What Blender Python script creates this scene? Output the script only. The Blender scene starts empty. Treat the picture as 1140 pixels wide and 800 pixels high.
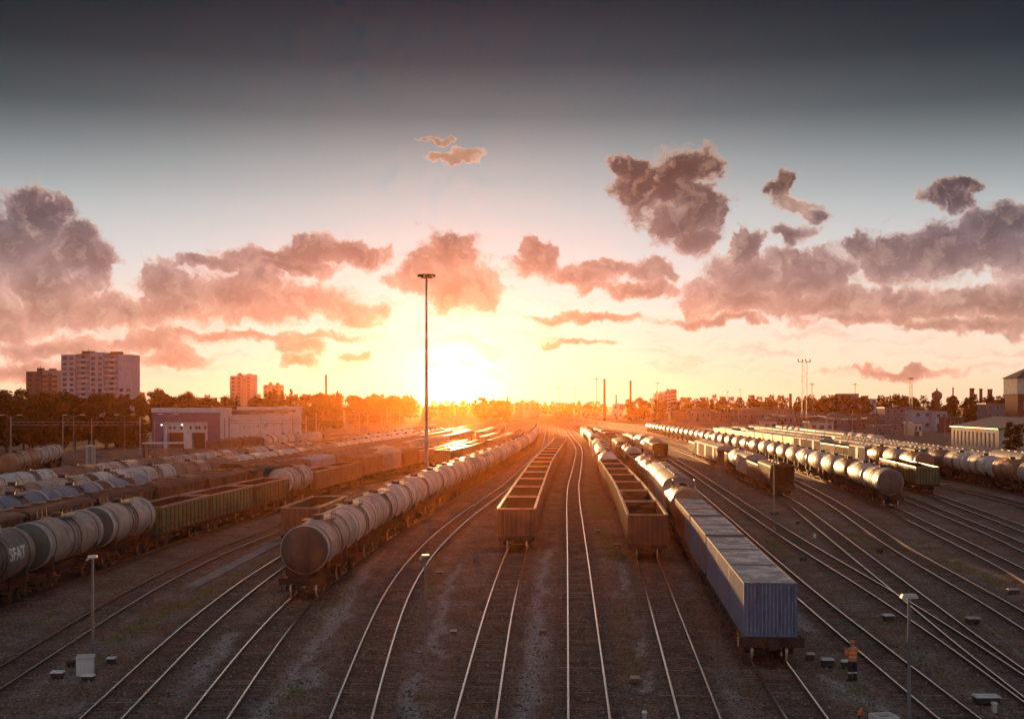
import bpy, bmesh, math, random
import numpy as np
from mathutils import Vector, Matrix
R = math.radians
PI = math.pi
random.seed(11)
RNG = np.random.default_rng(5)

# ------------------------------------------------------------------ camera, sky, sun, exposure
F = 1350.0          # focal length in photo pixels (photo 1140 wide)
H = 12.0            # camera height above the rail tops
sc = bpy.context.scene
COL = sc.collection
cam_d = bpy.data.cameras.new('camera'); cam = bpy.data.objects.new('camera', cam_d); COL.objects.link(cam)
cam.location = (0, 0, H); cam.rotation_euler = (R(90), 0, 0)
cam_d.sensor_fit = 'HORIZONTAL'; cam_d.sensor_width = 36; cam_d.lens = 36 * F / 1140
cam_d.shift_y = 50 / 1140
cam_d.clip_start = 0.5; cam_d.clip_end = 9000
sc.camera = cam
SUN_AZ = math.atan((508 - 570) / F)      # measured from +Y towards +X
SUN_EL = R(1.3)
SUN_STRENGTH = 5.0
EXPOSURE = 1.0
HAZE = 0.000045
sc.view_settings.view_transform = 'Standard'; sc.view_settings.look = 'None'
sc.view_settings.exposure = EXPOSURE; sc.view_settings.gamma = 1; sc.view_settings.use_curve_mapping = False
cy = sc.cycles
cy.max_bounces = 5; cy.diffuse_bounces = 2; cy.glossy_bounces = 3; cy.transmission_bounces = 2
cy.volume_bounces = 0; cy.transparent_max_bounces = 6; cy.caustics_reflective = False; cy.caustics_refractive = False
cy.use_denoising = True; cy.sample_clamp_indirect = 5
cy.use_adaptive_sampling = True; cy.adaptive_threshold = 0.015

sd = Vector((math.sin(SUN_AZ) * math.cos(SUN_EL), math.cos(SUN_AZ) * math.cos(SUN_EL), math.sin(SUN_EL)))
sl = bpy.data.lights.new('sun', 'SUN'); sun = bpy.data.objects.new('sun', sl); COL.objects.link(sun)
sl.energy = SUN_STRENGTH; sl.angle = R(0.55); sl.color = (1.0, 0.52, 0.20)
sun.rotation_euler = (-sd).to_track_quat('-Z', 'Y').to_euler()
sun.location = (0, 0, 80)


class NT:
    """small helper to write node trees"""
    def __init__(s, tree): s.t = tree
    def n(s, typ, **kw):
        nd = s.t.nodes.new(typ)
        for k, v in kw.items(): setattr(nd, k, v)
        return nd
    def link(s, a, b): s.t.links.new(a, b)
    def put(s, sock, v):
        if hasattr(v, 'links') or isinstance(v, bpy.types.NodeSocket): s.link(v, sock)
        elif v is not None: sock.default_value = v
    def math(s, op, a, b=None, c=None, clamp=False):
        nd = s.n('ShaderNodeMath', operation=op, use_clamp=clamp)
        for i, v in enumerate((a, b, c)):
            if v is not None: s.put(nd.inputs[i], v)
        return nd.outputs[0]
    def vmath(s, op, a, b=None, c=None):
        nd = s.n('ShaderNodeVectorMath', operation=op)
        for i, v in enumerate((a, b, c)):
            if v is not None: s.put(nd.inputs[i], v)
        return nd.outputs['Value'] if op in ('LENGTH', 'DOT_PRODUCT', 'DISTANCE') else nd.outputs[0]
    def mix(s, f, a, b, blend='MIX'):
        nd = s.n('ShaderNodeMix', data_type='RGBA', blend_type=blend)
        s.put(nd.inputs[0], f); s.put(nd.inputs[6], a); s.put(nd.inputs[7], b)
        return nd.outputs[2]
    def ss(s, v, lo, hi):
        nd = s.n('ShaderNodeMapRange', interpolation_type='SMOOTHSTEP')
        s.put(nd.inputs[0], v); nd.inputs[1].default_value = lo; nd.inputs[2].default_value = hi
        return nd.outputs[0]
    def noise(s, vec, scale, detail=4, rough=0.55, out='Fac', dist=0.0):
        nd = s.n('ShaderNodeTexNoise'); s.put(nd.inputs['Vector'], vec)
        nd.inputs['Scale'].default_value = scale; nd.inputs['Detail'].default_value = detail
        nd.inputs['Roughness'].default_value = rough; nd.inputs['Distortion'].default_value = dist
        return nd.outputs[out]
    def ramp(s, v, stops):
        nd = s.n('ShaderNodeValToRGB'); s.put(nd.inputs[0], v)
        el = nd.color_ramp.elements
        while len(el) < len(stops): el.new(0.5)
        for e, (p, c) in zip(el, stops): e.position = p; e.color = (*c, 1) if len(c) == 3 else c
        return nd.outputs[0]


def az_of(u): return math.atan((u - 570) / F)
def el_of(u, v): return math.atan((450 - v) / F * math.cos(az_of(u)))


# cloud banks: (u, v, half width, half height) in units of the photo, turned into directions of the sky
BLOBS = [
 (38,243,30,34),(82,282,34,32),(18,275,34,42),(52,318,50,34),(60,348,50,20),(104,292,16,26),(8,350,22,30),
 (130,347,56,17),(198,333,40,28),(262,330,56,27),(335,336,56,22),(180,316,24,20),(390,347,34,15),(300,318,28,20),
 (232,293,40,8),(300,284,50,10),(345,277,40,14),(395,288,42,14),(330,296,60,9),
 (500,288,36,30),(508,318,54,22),(462,312,22,20),(470,292,16,14),(535,318,28,20),
 (598,288,24,18),(590,276,14,10),(640,308,40,12),(705,322,54,8),(620,352,38,7),(722,302,26,12),(660,352,60,6),(675,298,30,8),
 (742,206,44,32),(772,184,30,18),(776,232,30,30),(716,208,28,24),(776,264,28,20),(704,186,20,12),(750,250,26,22),
 (826,276,17,20),(846,306,44,26),(900,308,52,24),(830,334,62,16),(925,336,56,14),(790,330,30,16),
 (869,206,13,15),(886,226,20,10),(880,262,20,12),(900,240,12,8),
 (1035,282,78,26),(1092,270,46,28),(1000,292,50,20),(960,276,18,12),(1122,244,22,14),(1140,280,40,24),(1060,258,30,14),
 (1052,214,26,11),(1084,208,16,9),(1070,226,18,8),
 (1060,338,90,16),(1130,340,50,18),(1010,330,50,12),(1090,362,70,8),
 (505,178,30,6),(522,172,20,5),(493,157,18,4),
 (795,357,52,6),(190,398,36,11),(70,392,90,12),(150,380,60,9),(335,385,26,7),(260,374,110,6),(335,402,16,7),(400,396,14,5),
 (20,415,50,10),(640,384,50,3),(1000,414,60,5),(960,352,60,8),
 (-60,300,60,60),(-140,360,120,24),(1220,300,70,40),(1300,350,120,22),
]

w = bpy.data.worlds.new('World'); sc.world = w; w.use_nodes = True
T = NT(w.node_tree); w.node_tree.nodes.clear()
tc = T.n('ShaderNodeTexCoord').outputs['Generated']
sp = T.n('ShaderNodeSeparateXYZ'); T.link(tc, sp.inputs[0])
az = T.math('ARCTAN2', sp.outputs[0], sp.outputs[1])
el = T.math('ARCSINE', sp.outputs[2])
cmb = T.n('ShaderNodeCombineXYZ')
T.link(T.math('MULTIPLY', az, 10.0), cmb.inputs[0]); T.link(T.math('MULTIPLY', el, 10.0), cmb.inputs[1])
P = cmb.outputs[0]


def noise2(t, vec, scale, detail, rough, out='Fac'):
    nd = t.n('ShaderNodeTexNoise', noise_dimensions='2D'); t.put(nd.inputs['Vector'], vec)
    nd.inputs['Scale'].default_value = scale; nd.inputs['Detail'].default_value = detail; nd.inputs['Roughness'].default_value = rough
    return nd.outputs[out]
def scale(c, f):
    nd = T.n('ShaderNodeVectorMath', operation='SCALE'); T.put(nd.inputs[0], c); T.put(nd.inputs[3], f); return nd.outputs[0]
# large warp + fine warp, shared by every bank
wv = T.vmath('MULTIPLY', T.vmath('SUBTRACT', noise2(T, P, 2.6, 4, 0.62, 'Color'), (0.5, 0.5, 0.5)), (0.40, 0.28, 0.0))
PW = T.vmath('ADD', P, wv)
cur = None
for (u, v, rx, ry) in BLOBS:
    a = az_of(u) * 10; e = el_of(u, v) * 10
    sx = F / 10 / rx; sy = F / 10 / ry
    q = T.vmath('MULTIPLY_ADD', PW, (sx, sy, 0), (-a * sx, -e * sy, 0))
    l = T.vmath('LENGTH', q)
    if cur is None: cur = l
    else:
        nd = T.n('ShaderNodeMath', operation='SMOOTH_MIN'); T.link(cur, nd.inputs[0]); T.link(l, nd.inputs[1]); nd.inputs[2].default_value = 0.35
        cur = nd.outputs[0]
def fluff(p):
    vo = T.n('ShaderNodeTexVoronoi', feature='F1', voronoi_dimensions='2D'); T.link(p, vo.inputs['Vector']); vo.inputs['Scale'].default_value = 7.0
    bil = T.math('MULTIPLY', T.math('SUBTRACT', 0.42, vo.outputs['Distance']), 0.26)
    fn = T.math('MULTIPLY', T.math('SUBTRACT', noise2(T, p, 4.2, 7, 0.60), 0.5), 1.65)
    return T.math('ADD', bil, fn)
sun_p = (SUN_AZ * 10, 0.20, 0)
tosun = T.vmath('NORMALIZE', T.vmath('SUBTRACT', sun_p, P))
up_bias = T.vmath('NORMALIZE', T.vmath('ADD', T.vmath('MULTIPLY', tosun, (0.8, 0.8, 0)), (0, 0.75, 0)))
F0 = fluff(PW)
F1 = fluff(T.vmath('ADD', PW, T.vmath('MULTIPLY', up_bias, (0.07, 0.07, 0))))
B0 = T.math('SUBTRACT', 1.36, cur)
D0 = T.math('ADD', B0, F0)
# angle from the sun, widened sideways
dv = T.vmath('SUBTRACT', P, sun_p)
gam = T.vmath('LENGTH', T.vmath('MULTIPLY', dv, (1.0, 1.25, 0)))          # tenths of a radian
gam_w = T.vmath('LENGTH', T.vmath('MULTIPLY', dv, (0.55, 1.0, 0)))
# clear sky by elevation (0..0.36 rad on the ramp)
elr = T.math('DIVIDE', el, 0.40, clamp=True)
def E(v): return math.atan((450 - v) / F) / 0.40
clear = T.ramp(elr, [(0.0, (0.92, 0.68, 0.44)), (E(400), (0.94, 0.76, 0.56)), (E(340), (0.82, 0.74, 0.66)), (E(290), (0.66, 0.66, 0.65)),
                     (E(235), (0.50, 0.55, 0.56)), (E(185), (0.33, 0.39, 0.41)), (E(130), (0.115, 0.16, 0.185)), (E(70), (0.028, 0.055, 0.077)),
                     (E(0), (0.004, 0.018, 0.033)), (1.0, (0.010, 0.016, 0.026))])
side = T.math('ABSOLUTE', T.math('SUBTRACT', az, 0.0))
# opposite side of the sky: dusk blue-grey light from behind the camera
back = T.ss(side, 0.55, 1.9)
backcol = T.ramp(elr, [(0.0, (0.40, 0.33, 0.34)), (0.5, (0.30, 0.29, 0.33)), (1.0, (0.16, 0.17, 0.20))])
clear = T.mix(back, clear, backcol)
g1 = T.math('MULTIPLY', T.math('EXPONENT', T.math('MULTIPLY', gam, -1.0 / 0.10)), 26.0)
g2 = T.math('MULTIPLY', T.math('EXPONENT', T.math('MULTIPLY', gam, -1.0 / 0.45)), 0.34)
g3 = T.math('MULTIPLY', T.math('EXPONENT', T.math('MULTIPLY', gam_w, -1.0 / 0.8)), 0.30)
def colmul(f, c): return T.vmath('MULTIPLY', c, T.vmath('MULTIPLY', (1, 1, 1), f)) if False else T.vmath('SCALE', c)
glow_n = T.vmath('ADD', scale((1.0, 0.52, 0.20), g1), T.vmath('ADD', scale((1.0, 0.86, 0.68), g2), scale((1.0, 0.84, 0.76), g3)))
vig = T.math('MULTIPLY', T.math('SUBTRACT', 1.0, T.math('EXPONENT', T.math('MULTIPLY', T.math('MULTIPLY', az, az), -9.0))), T.math('MULTIPLY', T.ss(el, 0.12, 0.24), 0.62))
clear = scale(clear, T.math('SUBTRACT', 1.0, T.math('MULTIPLY', vig, T.math('SUBTRACT', 1.0, back))))
skyc = T.vmath('ADD', clear, glow_n)
# cloud light
near = T.math('EXPONENT', T.math('MULTIPLY', gam_w, -1.0 / 0.62))
corev = T.ramp(elr, [(0.0, (0.62, 0.34, 0.25)), (E(355), (0.52, 0.285, 0.225)), (E(310), (0.32, 0.215, 0.215)), (E(265), (0.145, 0.118, 0.138)), (E(200), (0.066, 0.050, 0.058)), (1.0, (0.04, 0.04, 0.05))])
core = T.mix(near, corev, (1.0, 0.50, 0.27, 1))
rimv = T.ramp(elr, [(0.0, (0.95, 0.62, 0.42)), (E(340), (1.0, 0.70, 0.54)), (E(250), (0.68, 0.48, 0.42)), (E(180), (0.95, 0.55, 0.36)), (1.0, (0.2, 0.16, 0.16))])
rim = T.mix(near, rimv, (1.7, 1.15, 0.70, 1))
lit = T.math('MULTIPLY', T.math('SUBTRACT', F0, F1), 1.25, clamp=True)
thin = T.ss(D0, 0.62, 0.0)
def spot(u, v, rr): return T.ss(T.vmath('LENGTH', T.vmath('SUBTRACT', P, (az_of(u) * 10, el_of(u, v) * 10, 0))), rr, rr * .3)
hot = T.math('MULTIPLY', T.math('MAXIMUM', spot(508, 176, .42), spot(884, 232, .22)), 0.75)
lit = T.math('ADD', lit, hot, clamp=True)
lum = T.math('ADD', T.math('MULTIPLY', lit, 0.5), T.math('MULTIPLY', thin, 0.62), clamp=True)
ccol = T.mix(lum, core, rim)
core = T.mix(T.ss(D0, 0.3, 1.15), scale(core, 1.22), scale(core, 0.86))
ccol = T.mix(lum, core, rim)
vary = T.math('MULTIPLY_ADD', noise2(T, P, 3.0, 3, 0.6), 0.7, 0.68)
ccol = scale(ccol, T.math('MAXIMUM', vary, 0.45))
ccol = T.vmath('ADD', ccol, scale((1.0, 0.55, 0.25), T.math('MULTIPLY', T.math('EXPONENT', T.math('MULTIPLY', gam, -1.0 / 0.25)), 0.6)))
alpha = T.math('MULTIPLY', T.ss(D0, 0.0, 0.46), T.math('SUBTRACT', 1.0, back))
# thin stratus streaks low over the horizon
stn = noise2(T, T.vmath('MULTIPLY', PW, (0.8, 5.0, 0)), 2.2, 4, 0.55)
sband = T.math('MULTIPLY', T.ss(el, 0.012, 0.035), T.ss(el, 0.115, 0.075))
sa = T.math('MULTIPLY', T.math('MULTIPLY', T.ss(stn, 0.46, 0.78), sband), 0.85)
sa = T.math('MULTIPLY', sa, T.math('SUBTRACT', 1.0, back))
skyc = T.mix(sa, skyc, T.mix(near, (0.86, 0.56, 0.44, 1), (1.25, 0.85, 0.52, 1)))
final = T.mix(alpha, skyc, ccol)
zen = T.ss(el, 0.38, 0.95)
final = T.vmath('ADD', final, scale((0.10, 0.105, 0.12), zen))
# daylight model adds a little real scattering
st = T.n('ShaderNodeTexSky'); st.sky_type = 'NISHITA'; st.sun_disc = False
st.sun_elevation = SUN_EL; st.sun_rotation = SUN_AZ; st.air_density = 1.4; st.dust_density = 3.0
below = T.ss(el, -0.02, 0.0)
final = T.mix(below, (0.10, 0.07, 0.05, 1), final)
bg = T.n('ShaderNodeBackground'); T.link(final, bg.inputs[0]); bg.inputs[1].default_value = 0.5
bg2 = T.n('ShaderNodeBackground'); T.link(st.outputs[0], bg2.inputs[0]); bg2.inputs[1].default_value = 0.0015
ad = T.n('ShaderNodeAddShader'); T.link(bg.outputs[0], ad.inputs[0]); T.link(bg2.outputs[0], ad.inputs[1])
wo = T.n('ShaderNodeOutputWorld'); T.link(ad.outputs[0], wo.inputs[0])
w.cycles.sampling_method = 'MANUAL'; w.cycles.sample_map_resolution = 1024

# ------------------------------------------------------------------ helpers
def tag(o, label=None, cat=None, group=None, kind=None):
    if label: o['label'] = label
    if cat: o['category'] = cat
    if group: o['group'] = group
    if kind: o['kind'] = kind
    return o


def G(u, v, z=0.0):
    """photo pixel of a point standing at height z -> x, y in metres"""
    d = F * (H - z) / (v - 450.0)
    return ((u - 570) / F * d, d)


class MB:
    def __init__(s): s.v = []; s.f = []; s.m = []; s.cur = 0
    def mat(s, i): s.cur = i; return s
    def face(s, idx): s.f.append(tuple(idx)); s.m.append(s.cur)
    def pts(s, ps): b = len(s.v); s.v.extend([tuple(p) for p in ps]); return b
    def box(s, x0, x1, y0, y1, z0, z1):
        b = s.pts([(x0, y0, z0), (x1, y0, z0), (x1, y1, z0), (x0, y1, z0), (x0, y0, z1), (x1, y0, z1), (x1, y1, z1), (x0, y1, z1)])
        for f in ((0, 3, 2, 1), (4, 5, 6, 7), (0, 1, 5, 4), (1, 2, 6, 5), (2, 3, 7, 6), (3, 0, 4, 7)): s.face([b + i for i in f])
        return s
    def hexa(s, ps):
        b = s.pts(ps)
        for f in ((0, 3, 2, 1), (4, 5, 6, 7), (0, 1, 5, 4), (1, 2, 6, 5), (2, 3, 7, 6), (3, 0, 4, 7)): s.face([b + i for i in f])
        return s
    def tube(s, p0, p1, r0, r1=None, n=8, cap=True):
        r1 = r0 if r1 is None else r1
        p0 = Vector(p0); p1 = Vector(p1); a = (p1 - p0).normalized()
        u = a.orthogonal().normalized(); w_ = a.cross(u)
        b = len(s.v)
        for p, r in ((p0, r0), (p1, r1)):
            for k in range(n):
                t = 2 * PI * k / n; s.v.append(tuple(p + u * math.cos(t) * r + w_ * math.sin(t) * r))
        for k in range(n):
            s.face([b + k, b + (k + 1) % n, b + n + (k + 1) % n, b + n + k])
        if cap: s.face([b + k for k in range(n - 1, -1, -1)]); s.face([b + n + k for k in range(n)])
        return s
    def bar(s, p0, p1, wx, wz):
        p0 = Vector(p0); p1 = Vector(p1); a = (p1 - p0).normalized()
        up = Vector((0, 0, 1)) if abs(a.z) < 0.95 else Vector((0, 1, 0))
        u = a.cross(up).normalized() * wx / 2; q = u.cross(a).normalized() * wz / 2
        s.hexa([p0 - u - q, p0 + u - q, p1 + u - q, p1 - u - q, p0 - u + q, p0 + u + q, p1 + u + q, p1 - u + q]); return s
    def lathe_y(s, prof, zc, n=28, x0=0.0, a0=0.0, a1=2 * PI):
        """prof: list of (y, r); revolve about the line x=x0, z=zc"""
        full = abs(a1 - a0 - 2 * PI) < 1e-6
        m = n if full else n + 1
        b = len(s.v)
        for (y, r) in prof:
            for k in range(m):
                t = a0 + (a1 - a0) * k / n
                s.v.append((x0 + r * math.cos(t), y, zc + r * math.sin(t)))
        for i in range(len(prof) - 1):
            for k in range(n):
                k2 = (k + 1) % m
                s.face([b + i * m + k, b + (i + 1) * m + k, b + (i + 1) * m + k2, b + i * m + k2])
        return s
    def extr_y(s, poly, y0, y1):
        """closed polygon of (x,z) swept from y0 to y1"""
        n = len(poly); b = s.pts([(x, y0, z) for x, z in poly] + [(x, y1, z) for x, z in poly])
        for k in range(n): s.face([b + k, b + (k + 1) % n, b + n + (k + 1) % n, b + n + k])
        s.face([b + k for k in range(n - 1, -1, -1)]); s.face([b + n + k for k in range(n)])
        return s
    def mesh(s, name, mats, smooth=False, angle=35, fix=True):
        me = bpy.data.meshes.new(name); me.from_pydata(s.v, [], s.f)
        for m in (mats if isinstance(mats, (list, tuple)) else [mats]): me.materials.append(m)
        me.polygons.foreach_set('material_index', s.m)
        if fix:
            bm = bmesh.new(); bm.from_mesh(me); bmesh.ops.recalc_face_normals(bm, faces=bm.faces); bm.to_mesh(me); bm.free()
        if smooth:
            me.polygons.foreach_set('use_smooth', [True] * len(me.polygons)); me.set_sharp_from_angle(angle=R(angle))
        me.update(); return me


def link(name, me, parent=None, loc=(0, 0, 0)):
    o = bpy.data.objects.new(name, me); COL.objects.link(o); o.location = loc
    if parent is not None: o.parent = parent
    return o


def empty(name, loc=(0, 0, 0), rz=0.0):
    o = bpy.data.objects.new(name, None); COL.objects.link(o); o.location = loc; o.rotation_euler = (0, 0, rz)
    o.empty_display_size = 0.5
    return o


def copy_tree(o, parent=None):
    c = o.copy(); COL.objects.link(c); c.parent = parent
    for ch in list(o.children): copy_tree(ch, c)
    return c


# ------------------------------------------------------------------ materials
MATS = {}
def newmat(name):
    m = bpy.data.materials.new(name); m.use_nodes = True; t = NT(m.node_tree)
    b = m.node_tree.nodes['Principled BSDF']; MATS[name] = m
    return m, t, b


def paint(name, c1, c2=None, dirt=(0.05, 0.035, 0.028), dirt_amt=0.5, rough=0.55, metal=0.0, streak=True, rnd=0.25, stain=False, scale=1.0, bump=0.25):
    """weathered painted metal: two tones, vertical grime streaks, per-object brightness"""
    if name in MATS: return MATS[name]
    m, t, b = newmat(name)
    oc = t.n('ShaderNodeTexCoord').outputs['Object']
    oi = t.n('ShaderNodeObjectInfo').outputs['Random']
    off = t.n('ShaderNodeCombineXYZ'); t.link(t.math('MULTIPLY', oi, 57.0), off.inputs[1])
    v = t.vmath('ADD', oc, off.outputs[0])
    c2 = c2 or tuple(x * 0.75 for x in c1)
    col = t.mix(t.ss(t.noise(v, 0.7 * scale, 4), 0.38, 0.62), (*c1, 1), (*c2, 1))
    if streak:
        vs = t.vmath('MULTIPLY', v, (2.6 * scale, 2.6 * scale, 0.35 * scale))
        st = t.ss(t.noise(vs, 1.0, 6, 0.65), 0.50, 0.72)
    else:
        st = t.ss(t.noise(v, 2.3 * scale, 6, 0.65), 0.5, 0.72)
    col = t.mix(t.math('MULTIPLY', st, dirt_amt), col, (*dirt, 1))
    sp_ = t.ss(t.noise(v, 9.0 * scale, 5, 0.7), 0.58, 0.75)
    col = t.mix(t.math('MULTIPLY', sp_, dirt_amt * 0.6), col, (*dirt, 1))
    if stain:   # oil spilled down from the filling hatch in the middle of the tank
        s3 = t.n('ShaderNodeSeparateXYZ'); t.link(oc, s3.inputs[0])
        ay = t.math('ABSOLUTE', t.math('ADD', s3.outputs[1], t.math('MULTIPLY', t.math('SUBTRACT', t.noise(v, 1.4, 4), 0.5), 1.6)))
        mk = t.math('MULTIPLY', t.ss(ay, 1.1, 0.15), t.ss(t.noise(vs, 1.6, 4), 0.32, 0.6))
        mk = t.math('MULTIPLY', mk, t.ss(oi, 0.1, 0.55))
        col = t.mix(t.math('MULTIPLY', mk, 0.85), col, (0.035, 0.022, 0.016, 1))
    hs = t.n('ShaderNodeHueSaturation'); t.link(col, hs.inputs['Color'])
    t.link(t.math('MULTIPLY_ADD', oi, 2 * rnd, 1 - rnd), hs.inputs['Value'])
    t.link(hs.outputs[0], b.inputs['Base Color'])
    b.inputs['Specular IOR Level'].default_value = 0.3; b.inputs['Metallic'].default_value = metal
    rr = t.math('MULTIPLY_ADD', t.noise(v, 3.0, 3), 0.3, rough - 0.15); t.link(rr, b.inputs['Roughness'])
    bp = t.n('ShaderNodeBump'); bp.inputs['Strength'].default_value = bump; bp.inputs['Distance'].default_value = 0.02
    t.link(t.noise(v, 6.0, 4), bp.inputs['Height']); t.link(bp.outputs[0], b.inputs['Normal'])
    return m


def flat(name, c, rough=0.7, metal=0.0, scale=3.0, var=0.3, emit=None, es=0):
    if name in MATS: return MATS[name]
    m, t, b = newmat(name)
    oc = t.n('ShaderNodeTexCoord').outputs['Object']
    col = t.mix(t.ss(t.noise(oc, scale, 4), 0.3, 0.7), (*[x * (1 - var) for x in c], 1), (*[min(1, x * (1 + var)) for x in c], 1))
    t.link(col, b.inputs['Base Color']); b.inputs['Roughness'].default_value = rough; b.inputs['Metallic'].default_value = metal
    if emit: b.inputs['Emission Color'].default_value = (*emit, 1); b.inputs['Emission Strength'].default_value = es
    return m


M_under = paint('underframe_metal', (0.055, 0.042, 0.035), (0.035, 0.028, 0.025), dirt=(0.02, 0.015, 0.012), rough=0.75, rnd=0.15)
M_wheel = flat('wheel_steel', (0.06, 0.045, 0.038), 0.6)
M_tread = flat('wheel_tread', (0.75, 0.68, 0.62), 0.3, 1.0)
M_rail = flat('rail_head_steel', (0.97, 0.93, 0.88), 0.22, 1.0, var=0.06)
M_railside = flat('rail_rust', (0.10, 0.055, 0.035), 0.8)
M_steel = paint('galvanised_steel', (0.34, 0.33, 0.32), (0.24, 0.23, 0.22), dirt_amt=0.25, rough=0.5, metal=0.4)
M_dark = flat('dark_steel', (0.05, 0.042, 0.038), 0.6)
M_conc = paint('concrete', (0.34, 0.32, 0.30), (0.25, 0.235, 0.22), dirt=(0.10, 0.085, 0.07), dirt_amt=0.5, rough=0.9)
M_white = paint('white_painted', (0.72, 0.70, 0.67), (0.6, 0.58, 0.55), dirt_amt=0.25, rough=0.5)
TANKC = {
 'pale grey': paint('tank_pale', (0.62, 0.55, 0.49), (0.48, 0.40, 0.35), dirt=(0.17, 0.085, 0.05), dirt_amt=0.8, rough=0.6, stain=True, metal=0.0),
 'white': paint('tank_white', (0.76, 0.71, 0.66), (0.62, 0.56, 0.51), dirt=(0.22, 0.12, 0.08), dirt_amt=0.65, rough=0.6, stain=True),
 'grimy brown': paint('tank_brown', (0.30, 0.20, 0.15), (0.36, 0.26, 0.20), dirt=(0.05, 0.03, 0.02), dirt_amt=0.6, rough=0.42, stain=True),
 'blue': paint('tank_blue', (0.20, 0.28, 0.38), (0.27, 0.33, 0.40), dirt=(0.10, 0.08, 0.07), dirt_amt=0.45, rough=0.48, stain=True),
 'dark grey': paint('tank_dark', (0.24, 0.22, 0.21), (0.17, 0.155, 0.145), dirt=(0.04, 0.03, 0.025), dirt_amt=0.6, rough=0.5, stain=True),
 'rust orange': paint('tank_orange', (0.42, 0.19, 0.10), (0.30, 0.15, 0.09), dirt=(0.06, 0.035, 0.025), dirt_amt=0.6, rough=0.5, stain=True),
}
M_ringp = paint('tank_ring_paint', (0.62, 0.60, 0.57), (0.5, 0.47, 0.44), dirt=(0.2, 0.15, 0.11), dirt_amt=0.5, rough=0.35)
M_capd = paint('tank_end_shade_grime', (0.16, 0.125, 0.105), (0.11, 0.085, 0.075), dirt_amt=0.5, rough=0.6)  # grime plus the shade on the end facing away from the sun, as paint
M_ringg = paint('tank_end_green', (0.09, 0.14, 0.12), (0.07, 0.10, 0.09), rough=0.45)
WAGC = {
 'brown': paint('wagon_brown', (0.17, 0.10, 0.076), (0.12, 0.075, 0.06), dirt_amt=0.7, rough=0.6),
 'green': paint('wagon_green', (0.13, 0.24, 0.10), (0.10, 0.18, 0.08), dirt=(0.10, 0.06, 0.04), dirt_amt=0.6, rough=0.6),
 'dark': paint('wagon_dark', (0.085, 0.06, 0.052), (0.065, 0.05, 0.044), dirt_amt=0.5, rough=0.6),
 'pale grey': paint('wagon_pale', (0.46, 0.43, 0.40), (0.36, 0.33, 0.30), dirt=(0.13, 0.09, 0.07), dirt_amt=0.65, rough=0.65),
 'cream': paint('wagon_cream', (0.62, 0.52, 0.42), (0.5, 0.42, 0.34), dirt=(0.17, 0.11, 0.08), dirt_amt=0.55, rough=0.65),
 'blue': paint('wagon_blue', (0.24, 0.30, 0.40), (0.34, 0.38, 0.45), dirt_amt=0.4, rough=0.5),
 'rust red': paint('wagon_red', (0.24, 0.10, 0.07), (0.18, 0.08, 0.06), dirt_amt=0.5, rough=0.6),
}
M_rib = paint('wagon_rib', (0.085, 0.055, 0.042), (0.06, 0.042, 0.035), rough=0.6)
M_ribl = paint('wagon_rib_light', (0.21, 0.13, 0.10), (0.16, 0.10, 0.08), dirt_amt=0.4, rough=0.5)
M_rim = paint('worn_rim_metal', (0.50, 0.40, 0.33), (0.36, 0.27, 0.21), dirt=(0.07, 0.045, 0.03), dirt_amt=0.5, rough=0.38, metal=0.55)
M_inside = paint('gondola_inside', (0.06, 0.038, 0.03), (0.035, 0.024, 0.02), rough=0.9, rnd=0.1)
M_roofp = paint('container_roof', (0.72, 0.67, 0.62), (0.40, 0.36, 0.33), dirt=(0.14, 0.10, 0.085), dirt_amt=0.9, rough=0.42, scale=1.3, rnd=0.15)
M_cblue = paint('container_blue', (0.15, 0.21, 0.34), (0.19, 0.23, 0.31), dirt=(0.12, 0.07, 0.055), dirt_amt=0.85, rough=0.55, scale=2.2, rnd=0.1)
M_crest_lit = paint('container_crest_lit', (0.29, 0.36, 0.48), (0.24, 0.27, 0.34), dirt=(0.12, 0.085, 0.07), dirt_amt=0.9, rough=0.6, scale=2.4, rnd=0.1)  # paler blue for outer rib faces: the corrugation's light contrast put into the colour
M_cgrey = paint('container_grey', (0.22, 0.22, 0.24), (0.17, 0.17, 0.19), dirt=(0.07, 0.05, 0.04), dirt_amt=0.6, rough=0.55, rnd=0.1)
M_cbrown = paint('container_brown', (0.20, 0.11, 0.08), (0.15, 0.09, 0.07), dirt_amt=0.5, rough=0.55, rnd=0.1)

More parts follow.
